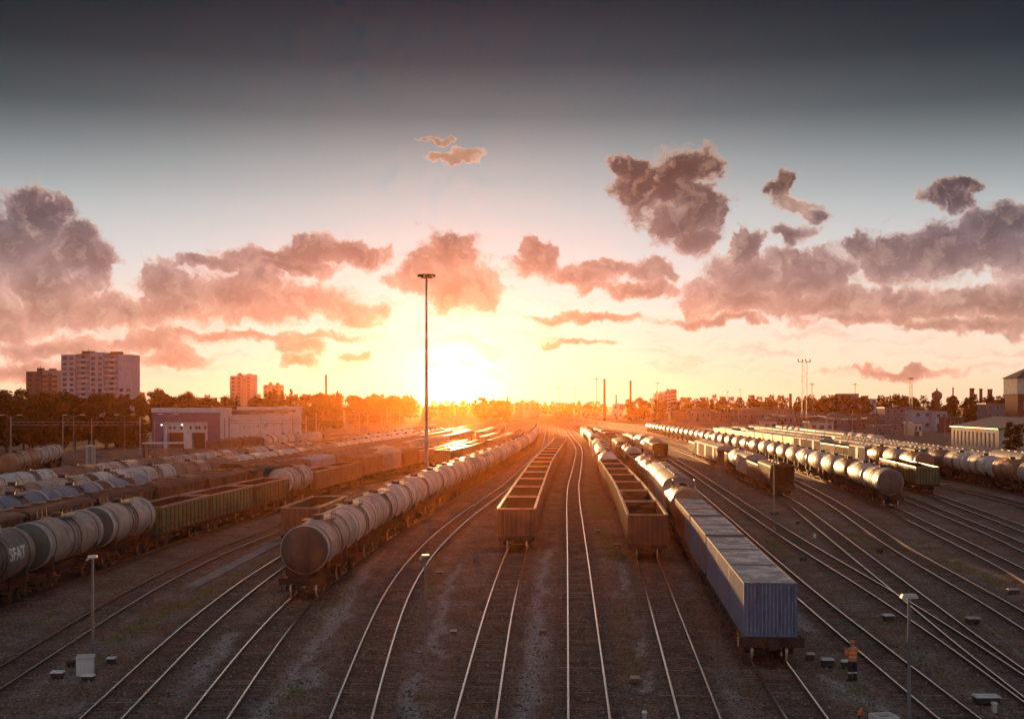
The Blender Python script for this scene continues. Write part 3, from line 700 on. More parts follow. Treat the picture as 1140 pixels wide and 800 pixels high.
def tank_spec(color, lod, ring=0, r=1.5, letters=False):
    body = TANKC[color]; zc = 2.93; hl = 5.15; ns = (40, 24, 14)[lod]
    def shell():
        m = MB(); prof = [(-hl, 0.001)]
        for k in range(1, 7):
            a = k / 6 * PI / 2; prof.append((-hl + .42 * (1 - math.cos(a)), r * math.sin(a) ** 0.8))
        if lod == 0:
            for y in (-3.4, -1.1, 1.1, 3.4): prof += [(y - .06, r), (y - .05, r + .015), (y + .05, r + .015), (y + .06, r)]
        prof += [(-y, q) for (y, q) in prof[:7][::-1]]
        m.lathe_y(prof, zc, ns)
        return m.mesh('tank', [body], smooth=True, angle=40)
    parts = [('tank', cached(('tank', color, lod), shell), (0, 0, 0), [])]
    sub = parts[0][3]
    if ring:
        def rg():
            m = MB(); m.lathe_y([(-(hl - .62), r + .004), (-(hl - .60), r + .03), (-(hl - .30), r + .03), (-(hl - .26), r - .02)], zc, ns)
            return m.mesh('end_ring', [M_ringp], smooth=True)
        for a_ in (0, PI): sub.append(('end_ring', cached(('ring', lod), rg), (0, 0, 0), [], a_))
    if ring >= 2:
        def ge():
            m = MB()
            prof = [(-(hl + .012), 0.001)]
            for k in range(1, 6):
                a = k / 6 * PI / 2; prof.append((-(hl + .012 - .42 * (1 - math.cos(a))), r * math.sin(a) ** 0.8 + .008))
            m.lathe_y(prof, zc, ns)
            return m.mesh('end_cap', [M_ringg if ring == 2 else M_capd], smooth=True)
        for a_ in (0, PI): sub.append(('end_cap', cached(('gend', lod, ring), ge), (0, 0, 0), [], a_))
    def hatch():
        m = MB(); m.tube((0, 0, zc + r - .08), (0, 0, zc + r + .20), .36, n=(18, 12, 8)[lod]); m.tube((0, 0, zc + r + .2), (0, 0, zc + r + .27), .42, .36, n=(18, 12, 8)[lod])
        if lod < 2:
            m.tube((0, .75, zc + r - .05), (0, .75, zc + r + .22), .13, n=8); m.tube((0, -.75, zc + r - .05), (0, -.75, zc + r + .16), .1, n=8)
        return m.mesh('hatch', [M_dark], smooth=True)
    sub.append(('hatch', cached(('hatch', lod), hatch), (0, 0, 0), []))
    if lod < 2:
        def band():
            m = MB(); m.lathe_y([(-.07, r + .003), (-.06, r + .022), (.06, r + .022), (.07, r + .003)], zc, ns)
            return m.mesh('tank_strap', [M_dark], smooth=True)
        for y_ in ((-3.9, -.62, .62, 3.9) if lod == 0 else (-3.9, .5, 3.9)): sub.append(('tank_strap', cached(('band', lod), band), (0, y_, 0), []))
        def plat():
            m = MB(); z = zc + r + .02
            for s_ in (-1, 1):
                m.box(s_ * .75 - .28, s_ * .75 + .28, -.8, .8, z - .12, z - .08)
                for y in (-.8, 0, .8): m.tube((s_ * 1.0, y, z - .1), (s_ * 1.0, y, z + .5), .02, n=5)
                m.tube((s_ * 1.0, -.8, z + .5), (s_ * 1.0, .8, z + .5), .02, n=5)
            return m.mesh('walkway', [M_dark])
        parts.append(('walkway', cached(('plat', lod), plat), (0, 0, 0), []))
        def ladder():
            m = MB()
            for s_ in (1,):
                for y in (-.2, .2):
                    pts = [(s_ * (r + .1) * math.cos(t_), y, zc + (r + .1) * math.sin(t_)) for t_ in np.linspace(1.0, 0, 5)] + [(s_ * (r + .06), y, 1.0)]
                    for p, q in zip(pts[:-1], pts[1:]): m.tube(p, q, .022, n=4)
                for z in np.arange(1.2, 4.0, .34):
                    dz = max(0, z - zc); xx = math.sqrt(max(.2, (r + .1) ** 2 - dz * dz)); m.tube((s_ * xx, -.2, z), (s_ * xx, .2, z), .018, n=4)
            return m.mesh('ladder', [M_dark])
        if lod == 0: parts += [('ladder', cached('ladder', ladder), (0, 0, 0), []), ('ladder', cached('ladder', ladder), (0, 0, 0), [], PI)]
    def und():
        m = MB(); under_basic(m, 5.55, lod, 3.9, 1.22)
        for d in (-1, 1):
            for s_ in (-1, 1):
                m.hexa([(s_ * .5, d * 3.9 - .2, 1.2), (s_ * 1.35, d * 3.9 - .2, 1.2), (s_ * 1.35, d * 3.9 + .2, 1.2), (s_ * .5, d * 3.9 + .2, 1.2),
                        (s_ * .6, d * 3.9 - .2, 1.56), (s_ * 1.30, d * 3.9 - .2, 2.25), (s_ * 1.30, d * 3.9 + .2, 2.25), (s_ * .6, d * 3.9 + .2, 1.56)])
        return m.mesh('underframe', [M_under])
    parts.append(('underframe', cached(('tund', lod), und), (0, 0, 0), []))
    return parts + run_gear(5.65, 3.9, lod)


def gondola_spec(color, lod, L=13.3, load=False):
    mt = WAGC[color]; hl = L / 2 - .25; w_ = 1.50; z0 = 1.22; z1 = 3.42
    def body():
        m = MB(); th = .07
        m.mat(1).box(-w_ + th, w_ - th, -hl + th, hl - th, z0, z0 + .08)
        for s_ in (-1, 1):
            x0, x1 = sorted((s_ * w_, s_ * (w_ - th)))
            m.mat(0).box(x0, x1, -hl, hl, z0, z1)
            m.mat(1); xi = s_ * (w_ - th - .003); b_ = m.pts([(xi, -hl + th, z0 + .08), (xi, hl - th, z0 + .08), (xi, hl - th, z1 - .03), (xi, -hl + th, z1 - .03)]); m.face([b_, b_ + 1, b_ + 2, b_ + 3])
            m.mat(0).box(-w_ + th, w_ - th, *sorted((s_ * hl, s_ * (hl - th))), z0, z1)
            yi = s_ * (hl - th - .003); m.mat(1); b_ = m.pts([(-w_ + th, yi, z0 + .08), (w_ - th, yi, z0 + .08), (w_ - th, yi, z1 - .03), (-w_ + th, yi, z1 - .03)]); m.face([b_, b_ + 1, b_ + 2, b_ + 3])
        if lod < 2:
            nr = 12
            for k in range(nr + 1):
                y = -hl + .06 + (2 * hl - .12) * k / nr
                for s_ in (-1, 1):
                    m.mat(2).hexa([(s_ * w_, y - .07, z0 - .05), (s_ * (w_ + .10), y - .05, z0 - .05), (s_ * (w_ + .10), y + .05, z0 - .05), (s_ * w_, y + .07, z0 - .05),
                                   (s_ * w_, y - .07, z1 - .1), (s_ * (w_ + .06), y - .05, z1 - .1), (s_ * (w_ + .06), y + .05, z1 - .1), (s_ * w_, y + .07, z1 - .1)])
            for k in range(8):
                x = -w_ + .14 + (2 * w_ - .28) * k / 7
                for d in (-1, 1): m.mat(2).box(x - .05, x + .05, *sorted((d * hl, d * (hl + .08))), z0 + .02, z1 - .16)
            for s_ in (-1, 1):
                for zz in (z0 + .02, z0 + .5):
                    m.box(*sorted((s_ * (w_ + .002), s_ * (w_ + .045))), -hl, hl, zz, zz + .09)
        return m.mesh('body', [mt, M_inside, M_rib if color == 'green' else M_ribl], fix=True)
    def rim():
        m = MB(); a = .10
        for s_ in (-1, 1):
            m.box(*sorted((s_ * (w_ - .09), s_ * (w_ + a))), -hl - .05, hl + .05, z1, z1 + .13)
            m.box(-w_ + .09, w_ - .09, *sorted((s_ * (hl - .08), s_ * (hl + .09))), z1, z1 + .11)
        return m.mesh('top_rim', [M_rim])
    def cross():
        m = MB()
        for k in (1, 2, 3): m.box(-w_ + .09, w_ - .09, -hl + 2 * hl * k / 4 - .05, -hl + 2 * hl * k / 4 + .05, z1 - .25, z1 - .1)
        return m.mesh('cross_brace', [M_inside])
    def und():
        m = MB(); under_basic(m, hl + .05, lod, 4.2, 1.2, 1.5)
        if lod < 2:
            for y in (-2.2, 0, 2.2): m.box(-1.4, 1.4, y - .1, y + .1, .95, 1.2)
        return m.mesh('underframe', [M_under])
    p = [('body', cached(('gbody', color, lod), body), (0, 0, 0), []), ('top_rim', cached(('grim', lod), rim), (0, 0, 0), [])]
    if load:
        def ld():
            m = MB(); nx, ny = 8, 26; b_ = len(m.v); r_ = random.Random(3)
            for j in range(ny + 1):
                for i in range(nx + 1):
                    x = -w_ + .08 + (2 * w_ - .16) * i / nx; y = -hl + .08 + (2 * hl - .16) * j / ny
                    m.v.append((x, y, 2.55 + .28 * math.cos(x * 1.0) * (.6 + .4 * math.sin(y * 1.1)) + r_.uniform(-.09, .09)))
            for j in range(ny):
                for i in range(nx): q = b_ + j * (nx + 1) + i; m.face([q, q + 1, q + nx + 2, q + nx + 1])
            return m.mesh('scrap_load', [M_rim])
        p.append(('load', cached(('gload',), ld), (0, 0, 0), []))
    p.append(('underframe', cached(('gund', lod), und), (0, 0, 0), []))
    return p + run_gear(L / 2 - .1, 4.2, lod)


def hopper_spec(color, lod, L=14.0, slant=True, arch=.32):
    mt = WAGC[color]; hl = L / 2 - .3; w_ = 1.52; z0 = 1.35; z1 = 3.95; ins = 1.9 if slant else 0.0
    def body():
        m = MB()
        b_ = m.pts([(-w_, -hl + ins, z0), (w_, -hl + ins, z0), (w_, hl - ins, z0), (-w_, hl - ins, z0), (-w_, -hl, z1), (w_, -hl, z1), (w_, hl, z1), (-w_, hl, z1)] if slant else
                   [(-w_, -hl, z0), (w_, -hl, z0), (w_, hl, z0), (-w_, hl, z0), (-w_, -hl, z1), (w_, -hl, z1), (w_, hl, z1), (-w_, hl, z1)])
        for f in ((0, 3, 2, 1), (0, 1, 5, 4), (1, 2, 6, 5), (2, 3, 7, 6), (3, 0, 4, 7)): m.face([b_ + i for i in f])
        if lod < 2:
            nr = 13
            for k in range(nr + 1):
                y = -hl + .1 + (2 * hl - .2) * k / nr
                zb = z0 if abs(y) < hl - ins else z0 + (abs(y) - (hl - ins)) / max(ins, .01) * (z1 - z0)
                if z1 - zb < .15: zb = z1 - .15
                for s_ in (-1, 1): m.mat(1).box(*sorted((s_ * w_, s_ * (w_ + .09))), y - .05, y + .05, zb, z1)
            m.mat(0)
            for s_ in (-1, 1):
                m.box(*sorted((s_ * (w_ + .003), s_ * (w_ + .11))), -hl, hl, z1 - .12, z1)
            if slant:
                for d in (-1, 1):
                    for s_ in (-1, 1):
                        m.bar((s_ * 1.35, d * (hl - .1), 1.2), (s_ * 1.35, d * (hl - .1), z1 - .1), .1, .1)
                        m.bar((s_ * 1.2, d * (hl - .1), 1.3), (s_ * .2, d * (hl - .75), z1 - .9), .08, .08)
            else:
                for s_ in (-1, 1):
                    for y in (-1.05, 1.05): m.box(*sorted((s_ * (w_ + .003), s_ * (w_ + .12))), y - .05, y + .05, z0, z1)
        return m.mesh('body', [mt, M_ribl if color in ('brown', 'dark') else mt])
    def roof():
        m = MB(); n = 8 if lod < 2 else 4
        top = [(w_ * 1.05 * math.cos(PI * k / n) , z1 + .003 + arch * math.sin(PI * k / n)) for k in range(n + 1)]
        m.extr_y(top, -hl - .05, hl + .05)
        return m.mesh('roof', [mt], smooth=True, angle=50)
    def hatch():
        m = MB(); m.box(-.32, .32, -.5, .5, z1 + arch - .08, z1 + arch + .1); m.box(-.38, .38, -.56, .56, z1 + arch + .1, z1 + arch + .14)
        return m.mesh('roof_hatch', [mt])
    def und():
        m = MB(); under_basic(m, hl + .1, lod, 4.5, 1.3, 1.5)
        if slant:
            for y in (-1.6, 1.6): m.hexa([(-.9, y - .5, .6), (.9, y - .5, .6), (.9, y + .5, .6), (-.9, y + .5, .6), (-1.4, y - 1.3, 1.34), (1.4, y - 1.3, 1.34), (1.4, y + 1.3, 1.34), (-1.4, y + 1.3, 1.34)])
        else: m.box(-1.45, 1.45, -hl, hl, 1.15, 1.34)
        return m.mesh('underframe', [M_under])
    rp = ('roof', cached(('hroof', color, lod, L, arch), roof), (0, 0, 0), [])
    if lod < 2:
        hm = cached(('hhatch', color, arch), hatch)
        for y in (-4.6, -1.55, 1.55, 4.6): rp[3].append(('roof_hatch', hm, (0, y, 0), []))
    return [('body', cached(('hbody', color, lod, L, slant), body), (0, 0, 0), []), rp, ('underframe', cached(('hund', lod, L, slant), und), (0, 0, 0), [])] + run_gear(L / 2 - .1, 4.5, lod)


def boxcar_spec(color, lod, arch=.40):
    p = hopper_spec(color, lod, 14.0, False, arch)
    def door():
        m = MB()
        for s_ in (1,):
            m.box(*sorted((s_ * 1.53, s_ * 1.62)), -1.0, 1.0, 1.42, 3.75)
            for z in (1.9, 2.5, 3.1): m.box(*sorted((s_ * 1.622, s_ * 1.66)), -.95, .95, z, z + .06)
        return m.mesh('sliding_door', [WAGC[color]])
    if lod < 2: p += [('sliding_door', cached(('door', color), door), (0, 0, 0), []), ('sliding_door', cached(('door', color), door), (0, 0, 0), [], PI)]
    return p


def flat_spec(L, lod):
    hl = L / 2 - .4
    def und():
        m = MB(); m.box(-.25, .25, -hl, hl, .78, 1.18)
        for s_ in (-1, 1):   # fish-bellied side sills
            n = 10; ys = [-hl + 2 * hl * k / n for k in range(n + 1)]
            zb = [1.02 - .42 * max(0, 1 - (abs(y) / (hl * .62)) ** 4) if abs(y) < hl * .62 else 1.02 for y in ys]
            for k in range(n):
                x0, x1 = sorted((s_ * 1.36, s_ * 1.26))
                m.hexa([(x0, ys[k], zb[k]), (x1, ys[k], zb[k]), (x1, ys[k + 1], zb[k + 1]), (x0, ys[k + 1], zb[k + 1]), (x0, ys[k], 1.25), (x1, ys[k], 1.25), (x1, ys[k + 1], 1.25), (x0, ys[k + 1], 1.25)])
            for k in range(12):
                y = -hl + .5 + (2 * hl - 1) * k / 11; m.box(*sorted((s_ * 1.36, s_ * 1.44)), y - .05, y + .05, 1.05, 1.26)
        for d in (-1, 1): m.box(-1.5, 1.5, d * hl - .1, d * hl + .1, .80, 1.262)
        return m.mesh('underframe', [M_under])
    def deck():
        m = MB(); m.box(-1.26, 1.26, -hl + .12, hl - .12, 1.19, 1.253)
        return m.mesh('deck', [M_rim])
    pv = hl - 1.9
    return [('underframe', cached(('fund', L), und), (0, 0, 0), []), ('deck', cached(('fdeck', L), deck), (0, 0, 0), [])] + run_gear(hl + .3, pv, min(lod, 1))


def build(spec, parent):
    for it in spec:
        name, me, loc, ch = it[:4]
        o = link(name, me, parent, loc)
        if len(it) > 4: o.rotation_euler = (0, 0, it[4])
        build(ch, o)


ORD = 'first second third fourth fifth sixth seventh eighth ninth tenth eleventh twelfth thirteenth fourteenth fifteenth sixteenth seventeenth eighteenth nineteenth twentieth'.split()
def ordn(n):
    if n < 20: return ORD[n]
    t_ = {2: 'twenty', 3: 'thirty', 4: 'forty'}
    return f"{t_[(n + 1) // 10]}-{ORD[(n + 1) % 10 - 1]}" if (n + 1) % 10 else {30: 'thirtieth', 40: 'fortieth'}[n + 1]


LEN = {'tank': 12.02, 'gondola': 13.7, 'hopper': 14.2, 'boxcar': 14.4, 'round': 15.6}
KTXT = {'tank': 'tank wagon', 'gondola': 'open gondola wagon', 'hopper': 'covered hopper wagon', 'boxcar': 'boxcar', 'round': 'round-roofed wagon'}
NAME = {'tank': 'tank_wagon', 'gondola': 'gondola_wagon', 'hopper': 'hopper_wagon', 'boxcar': 'boxcar', 'round': 'covered_wagon'}
N_WAG = 0
def spec_for(kind, col, lod, **kw):
    if kind == 'tank': return tank_spec(col, lod, **kw)
    if kind == 'gondola': return gondola_spec(col, lod, **kw)
    if kind == 'hopper': return hopper_spec(col, lod, **kw)
    if kind == 'boxcar': return boxcar_spec(col, lod, **kw)
    if kind == 'round': return hopper_spec(col, lod, L=15.4, slant=False, arch=.95)


PROTO = {}
def place_wagon(kind, col, tr, q, label, group, **kw):
    """q: arc position of the wagon's centre on its track"""
    global N_WAG
    (x, y), d = tr.frame(q); lod = 0 if y < 150 else (1 if y < 300 else 2)
    key = (kind, col, lod, tuple(sorted(kw.items())))
    if key in PROTO: r_ = copy_tree(PROTO[key])
    else:
        r_ = empty(NAME[kind]); build(spec_for(kind, col, lod, **kw), r_); PROTO[key] = r_
    r_.location = (x, y, 0); r_.rotation_euler = (0, 0, math.atan2(-d.x, d.y) + (PI if kind != 'flat' and (int(q) % 2) and kw.get('flip', False) else 0))
    tag(r_, label, {'tank': 'tank wagon', 'gondola': 'gondola wagon', 'hopper': 'hopper wagon', 'boxcar': 'boxcar', 'round': 'covered wagon'}[kind], group)
    N_WAG += 1
    return r_


def train(trk, y0, seq, phrase, group):
    """chain wagons from the near end at distance y0 backwards; seq items (kind, colour, kwargs)"""
    tr = TRK[trk]; q = tr.s_of_y(y0); n = 0
    for it in seq:
        kind, col = it[0], it[1]; kw = it[2] if len(it) > 2 else {}
        L = LEN[kind]
        if q + L > tr.s[-1] - 2: break
        nm = KTXT[kind]
        if kind == 'tank' and kw.get('ring') == 2: nm = 'green-ended tank wagon'
        lab = f"{col} {nm}, {ordn(n)} car back in {phrase}"
        if len(lab.split()) > 16: print('LONG', lab)
        place_wagon(kind, col, tr, q + L / 2, lab, group, **kw)
        q += L + random.uniform(-.02, .03); n += 1
    return tr.at_s(q)[1]


rs = random.Random(42)
def pick(*a): return rs.choice(a)
def tanks(n, cols, rp=.5): return [('tank', pick(*cols), {'ring': 1} if rs.random() < rp else {}) for _ in range(n)]
def mixed(n, *opts):
    out = []
    while len(out) < n:
        o_ = pick(*opts); out += [o_] * rs.randint(1, 4)
    return out[:n]

# the long curving tank train
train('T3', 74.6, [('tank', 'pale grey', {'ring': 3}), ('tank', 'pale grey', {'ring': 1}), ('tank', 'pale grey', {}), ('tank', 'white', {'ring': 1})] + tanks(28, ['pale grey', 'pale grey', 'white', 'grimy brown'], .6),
      'the long curving tank train', 'tank wagons of the long curving train')
# tank + green gondola train on the left
train('A', 52.2, [('tank', 'grimy brown', {}), ('tank', 'dark grey', {'ring': 0}), ('tank', 'pale grey', {'ring': 2}), ('tank', 'pale grey', {'ring': 2}), ('gondola', 'green'), ('gondola', 'green'), ('gondola', 'green'),
      ('tank', 'pale grey', {'ring': 1}), ('gondola', 'brown'), ('gondola', 'brown'), ('hopper', 'brown'), ('hopper', 'pale grey'), ('hopper', 'brown'), ('gondola', 'brown'), ('gondola', 'green'), ('gondola', 'brown'), ('gondola', 'rust red'), ('gondola', 'brown')],
      'the green gondola and tank train', 'wagons of the green gondola and tank train')
train('A', 345, mixed(12, ('gondola', 'brown'), ('boxcar', 'pale grey'), ('hopper', 'brown')), 'the far string behind the light mast', 'far wagons behind the light mast')
# lone gondola
train('T2', 99.5, [('gondola', 'brown', {'load': True})], 'the stub left of the tank train', 'gondola wagons')
train('T2', 262, mixed(10, ('gondola', 'brown'), ('gondola', 'rust red'), ('boxcar', 'brown')), 'the far string left of the tanks', 'far wagons left of the tank train')
train('T1', 225, mixed(12, ('gondola', 'brown'), ('gondola', 'dark'), ('hopper', 'brown')), 'the string passing the light mast', 'wagons passing the light mast')
train('L1', 60, [('hopper', 'dark'), ('hopper', 'brown'), ('hopper', 'brown'), ('hopper', 'dark'), ('hopper', 'brown'), ('hopper', 'brown'), ('hopper', 'dark'), ('hopper', 'brown'), ('boxcar', 'blue'), ('hopper', 'brown'), ('hopper', 'brown'), ('hopper', 'pale grey'), ('hopper', 'brown')]
      + mixed(9, ('hopper', 'brown'), ('boxcar', 'pale grey'), ('gondola', 'brown')), 'the brown covered hopper row', 'wagons of the brown hopper row')
train('L2', 72, [('tank', 'blue', {'ring': 2}), ('tank', 'blue', {'ring': 2}), ('tank', 'blue', {'ring': 2}), ('tank', 'blue', {'ring': 1}), ('tank', 'blue', {'ring': 2}), ('gondola', 'brown'), ('gondola', 'brown'), ('hopper', 'brown'), ('hopper', 'brown')]
      + mixed(12, ('hopper', 'brown'), ('boxcar', 'pale grey'), ('boxcar', 'brown')), 'the blue tank row', 'wagons of the blue tank row')
train('L3', 84, [('tank', 'rust orange', {}), ('tank', 'pale grey', {'ring': 1}), ('tank', 'grimy brown', {}), ('tank', 'pale grey', {}), ('tank', 'white', {'ring': 2}), ('tank', 'white', {'ring': 1}), ('tank', 'grimy brown', {}), ('tank', 'grimy brown', {}), ('tank', 'white', {'ring': 1}),
      ('tank', 'white', {'ring': 1}), ('tank', 'white', {'ring': 1}), ('tank', 'grimy brown', {}), ('tank', 'grimy brown', {}), ('tank', 'white', {'ring': 1}), ('tank', 'pale grey', {'ring': 1})] + tanks(11, ['white', 'pale grey', 'grimy brown'], .5),
      'the white and brown tank row', 'wagons of the white and brown tank row')
train('L4', 108, [('tank', 'white', {'ring': 2}), ('tank', 'white', {'ring': 2}), ('tank', 'white', {'ring': 1}), ('tank', 'grimy brown', {}), ('tank', 'pale grey', {}), ('tank', 'grimy brown', {})] + tanks(6, ['grimy brown', 'pale grey'], .3), 'the row behind the white tanks', 'wagons of the tank row behind the white tanks')
train('L4', 262, mixed(9, ('tank', 'pale grey', {'ring': 1}), ('gondola', 'brown'), ('tank', 'white', {'ring': 1})), 'the far row behind the white tanks', 'far wagons behind the white tanks')
train('L5', 196, mixed(13, ('gondola', 'brown'), ('gondola', 'brown'), ('gondola', 'rust red')), 'the gondola row before the depot', 'gondola wagons before the depot')
train('L5', 385, mixed(6, ('boxcar', 'cream'), ('hopper', 'pale grey')), 'the far row right of the depot', 'far pale wagons right of the depot')
train('L6', 186, [('tank', 'rust orange', {'ring': 1}), ('tank', 'rust orange', {}), ('tank', 'pale grey', {}), ('tank', 'pale grey', {'ring': 1})], 'the short string below the left trees', 'tank wagons below the left trees')
train('L7', 262, mixed(8, ('gondola', 'brown'), ('tank', 'pale grey', {}), ('boxcar', 'brown')), 'the row along the depot wall', 'wagons along the depot wall')
# centre and right
train('T5', 98.8, [('gondola', 'brown')] * 15, 'the central gondola train', 'gondola wagons of the central train')
train('T7', 93.2, [('gondola', 'brown')] * 7 + [('tank', 'white', {'ring': 1}), ('hopper', 'dark'), ('tank', 'white', {'ring': 1}), ('tank', 'white', {'ring': 1}), ('tank', 'white', {}), ('boxcar', 'pale grey'), ('tank', 'white', {})]
      + mixed(12, ('boxcar', 'cream'), ('tank', 'white', {'ring': 1}), ('gondola', 'brown')), 'the train beside the containers', 'wagons of the gondola train beside the containers')
q_end = 107.6
train('T8', q_end, [('tank', 'rust orange', {'ring': 1}), ('round', 'pale grey'), ('round', 'pale grey'), ('tank', 'pale grey', {'ring': 1}), ('tank', 'rust orange', {'ring': 1}), ('tank', 'pale grey', {'ring': 1}), ('gondola', 'brown'), ('gondola', 'brown'), ('tank', 'pale grey', {}), ('tank', 'grimy brown', {}), ('gondola', 'dark')]
      + mixed(12, ('boxcar', 'brown'), ('boxcar', 'pale grey'), ('gondola', 'brown')), 'the string behind the containers', 'wagons behind the containers')
train('T9', 241, [('hopper', 'dark'), ('round', 'cream'), ('tank', 'pale grey', {'ring': 1}), ('round', 'cream'), ('tank', 'pale grey', {}), ('boxcar', 'brown'), ('boxcar', 'brown'), ('gondola', 'brown')], 'the string left of the pillar', 'wagons of the short string left of the pillar')
train('T11', 157, [('hopper', 'dark'), ('gondola', 'brown'), ('boxcar', 'cream'), ('tank', 'white', {'ring': 2}), ('gondola', 'rust red'), ('boxcar', 'cream'), ('boxcar', 'cream'), ('boxcar', 'cream'), ('gondola', 'brown')], 'the string with the dark hopper', 'wagons behind the dark hopper')
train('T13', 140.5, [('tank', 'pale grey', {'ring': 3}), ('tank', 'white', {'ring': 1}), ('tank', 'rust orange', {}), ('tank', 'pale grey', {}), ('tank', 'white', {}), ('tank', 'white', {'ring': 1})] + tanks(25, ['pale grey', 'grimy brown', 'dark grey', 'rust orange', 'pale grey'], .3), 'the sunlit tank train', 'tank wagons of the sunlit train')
train('T15', 164, [('gondola', 'green'), ('gondola', 'brown')], 'the short ribbed gondola pair', 'ribbed gondola pair')
train('T16', 191, [('tank', 'rust orange', {'ring': 1}), ('tank', 'pale grey', {}), ('tank', 'rust orange', {}), ('boxcar', 'cream'), ('gondola', 'green'), ('gondola', 'brown')] + mixed(12, ('gondola', 'brown'), ('boxcar', 'cream'), ('hopper', 'cream')), 'the string behind the sunlit tanks', 'wagons behind the sunlit tanks')
train('T17', 151, [('tank', 'pale grey', {}), ('tank', 'rust orange', {}), ('tank', 'pale grey', {}), ('tank', 'pale grey', {'ring': 1}), ('tank', 'grimy brown', {}), ('hopper', 'green'), ('hopper', 'cream')] + mixed(14, ('gondola', 'brown'), ('hopper', 'cream'), ('boxcar', 'cream')), 'the grey row at the right edge', 'wagons of the grey tank row')
train('T18', 176, [('round', 'cream'), ('hopper', 'cream')] + [('boxcar', 'cream')] * 9 + mixed(9, ('boxcar', 'cream'), ('hopper', 'cream'), ('hopper', 'pale grey')), 'the cream boxcar row', 'wagons of the cream boxcar row')
train('T19', 300, mixed(12, ('hopper', 'cream'), ('boxcar', 'brown'), ('tank', 'pale grey', {})), 'the outermost right row', 'wagons of the outermost right row')

# containers on flat wagons
def container(L, mt, lab, roofm=M_roofp):
    crest = M_crest_lit if mt is M_cblue else mt
    r_ = empty('freight_container'); hl = L / 2; w_ = 1.22; z0 = 0.0; z1 = 2.50
    m = MB(); n = int(L / .34)
    for s_ in (-1, 1):       # corrugated sides
        xs = []
        for k in range(n + 1):
            y = -hl + .1 + (L - .2) * k / n
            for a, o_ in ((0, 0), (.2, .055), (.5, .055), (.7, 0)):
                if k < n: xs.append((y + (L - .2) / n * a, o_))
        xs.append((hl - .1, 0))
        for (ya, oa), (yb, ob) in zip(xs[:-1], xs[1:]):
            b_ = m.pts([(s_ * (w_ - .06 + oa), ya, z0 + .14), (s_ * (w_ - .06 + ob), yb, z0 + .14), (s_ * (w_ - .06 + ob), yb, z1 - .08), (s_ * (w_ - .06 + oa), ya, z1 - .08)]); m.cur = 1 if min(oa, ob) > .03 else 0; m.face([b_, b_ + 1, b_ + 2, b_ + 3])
        link('side_panel', m.mesh('side_panel', [mt, crest], fix=False), r_); m = MB()
    m = MB()
    ne = 13
    for d in (-1, 1):
        xs = []
        for k in range(ne):
            x = -w_ + .1 + (2 * w_ - .2) * k / ne
            for a, o_ in ((0, 0), (.2, .055), (.5, .055), (.7, 0)): xs.append((x + (2 * w_ - .2) / ne * a, o_))
        xs.append((w_ - .1, 0))
        for (xa, oa), (xb, ob) in zip(xs[:-1], xs[1:]):
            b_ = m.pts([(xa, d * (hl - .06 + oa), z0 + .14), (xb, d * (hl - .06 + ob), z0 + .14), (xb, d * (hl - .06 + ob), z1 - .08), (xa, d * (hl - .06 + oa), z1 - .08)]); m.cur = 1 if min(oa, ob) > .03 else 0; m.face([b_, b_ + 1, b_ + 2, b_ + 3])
        link('end_panel', m.mesh('end_panel', [mt, crest], fix=False), r_); m = MB()
    m = MB()
    for s_ in (-1, 1):
        for d in (-1, 1): m.box(*sorted((s_ * (w_ - .13), s_ * w_)), *sorted((d * (hl - .13), d * hl)), z0, z1)
        m.box(*sorted((s_ * (w_ - .08), s_ * (w_ - .003))), -hl + .13, hl - .13, z0 + .003, z0 + .15)
        m.box(*sorted((s_ * (w_ - .08), s_ * (w_ - .003))), -hl + .13, hl - .13, z1 - .09, z1 - .003)
        m.box(-w_ + .13, w_ - .13, *sorted((s_ * (hl - .10), s_ * (hl - .003))), z0 + .003, z0 + .15)
        m.box(-w_ + .13, w_ - .13, *sorted((s_ * (hl - .10), s_ * (hl - .003))), z1 - .10, z1 - .003)
    link('corner_frame', m.mesh('corner_frame', [mt]), r_)
    m = MB(); nr = int(L / .3); ys = []
    for k in range(nr):
        y = -hl + .12 + (L - .24) * k / nr
        for a, o_ in ((0, 0), (.3, .025), (.5, .025), (.8, 0)): ys.append((y + (L - .24) / nr * a, o_))
    ys.append((hl - .12, 0))
    for (ya, oa), (yb, ob) in zip(ys[:-1], ys[1:]):
        b_ = m.pts([(-w_ + .08, ya, z1 - .04 + oa), (w_ - .08, ya, z1 - .04 + oa), (w_ - .08, yb, z1 - .04 + ob), (-w_ + .08, yb, z1 - .04 + ob)]); m.face([b_, b_ + 1, b_ + 2, b_ + 3])
    link('roof', m.mesh('roof', [roofm], fix=False), r_)
    tag(r_, lab, 'container', 'containers on the flat wagons')
    return r_
t8 = TRK['T8']; q = t8.s_of_y(55.6); cn = 0
CL = ['blue corrugated container with pale roof, frontmost on the container train', 'blue container right behind the frontmost container', 'blue container, third from the near end of the container train',
      'grey container, fourth from the near end of the container train', 'blue container, fifth from the near end of the container train', 'grey container, sixth from the near end of the container train',
      'brown container, seventh from the near end of the container train', 'brown container at the far end, just before the ringed tank']
CM = [M_cblue, M_cblue, M_cblue, M_cgrey, M_cblue, M_cgrey, M_cbrown, M_cbrown]
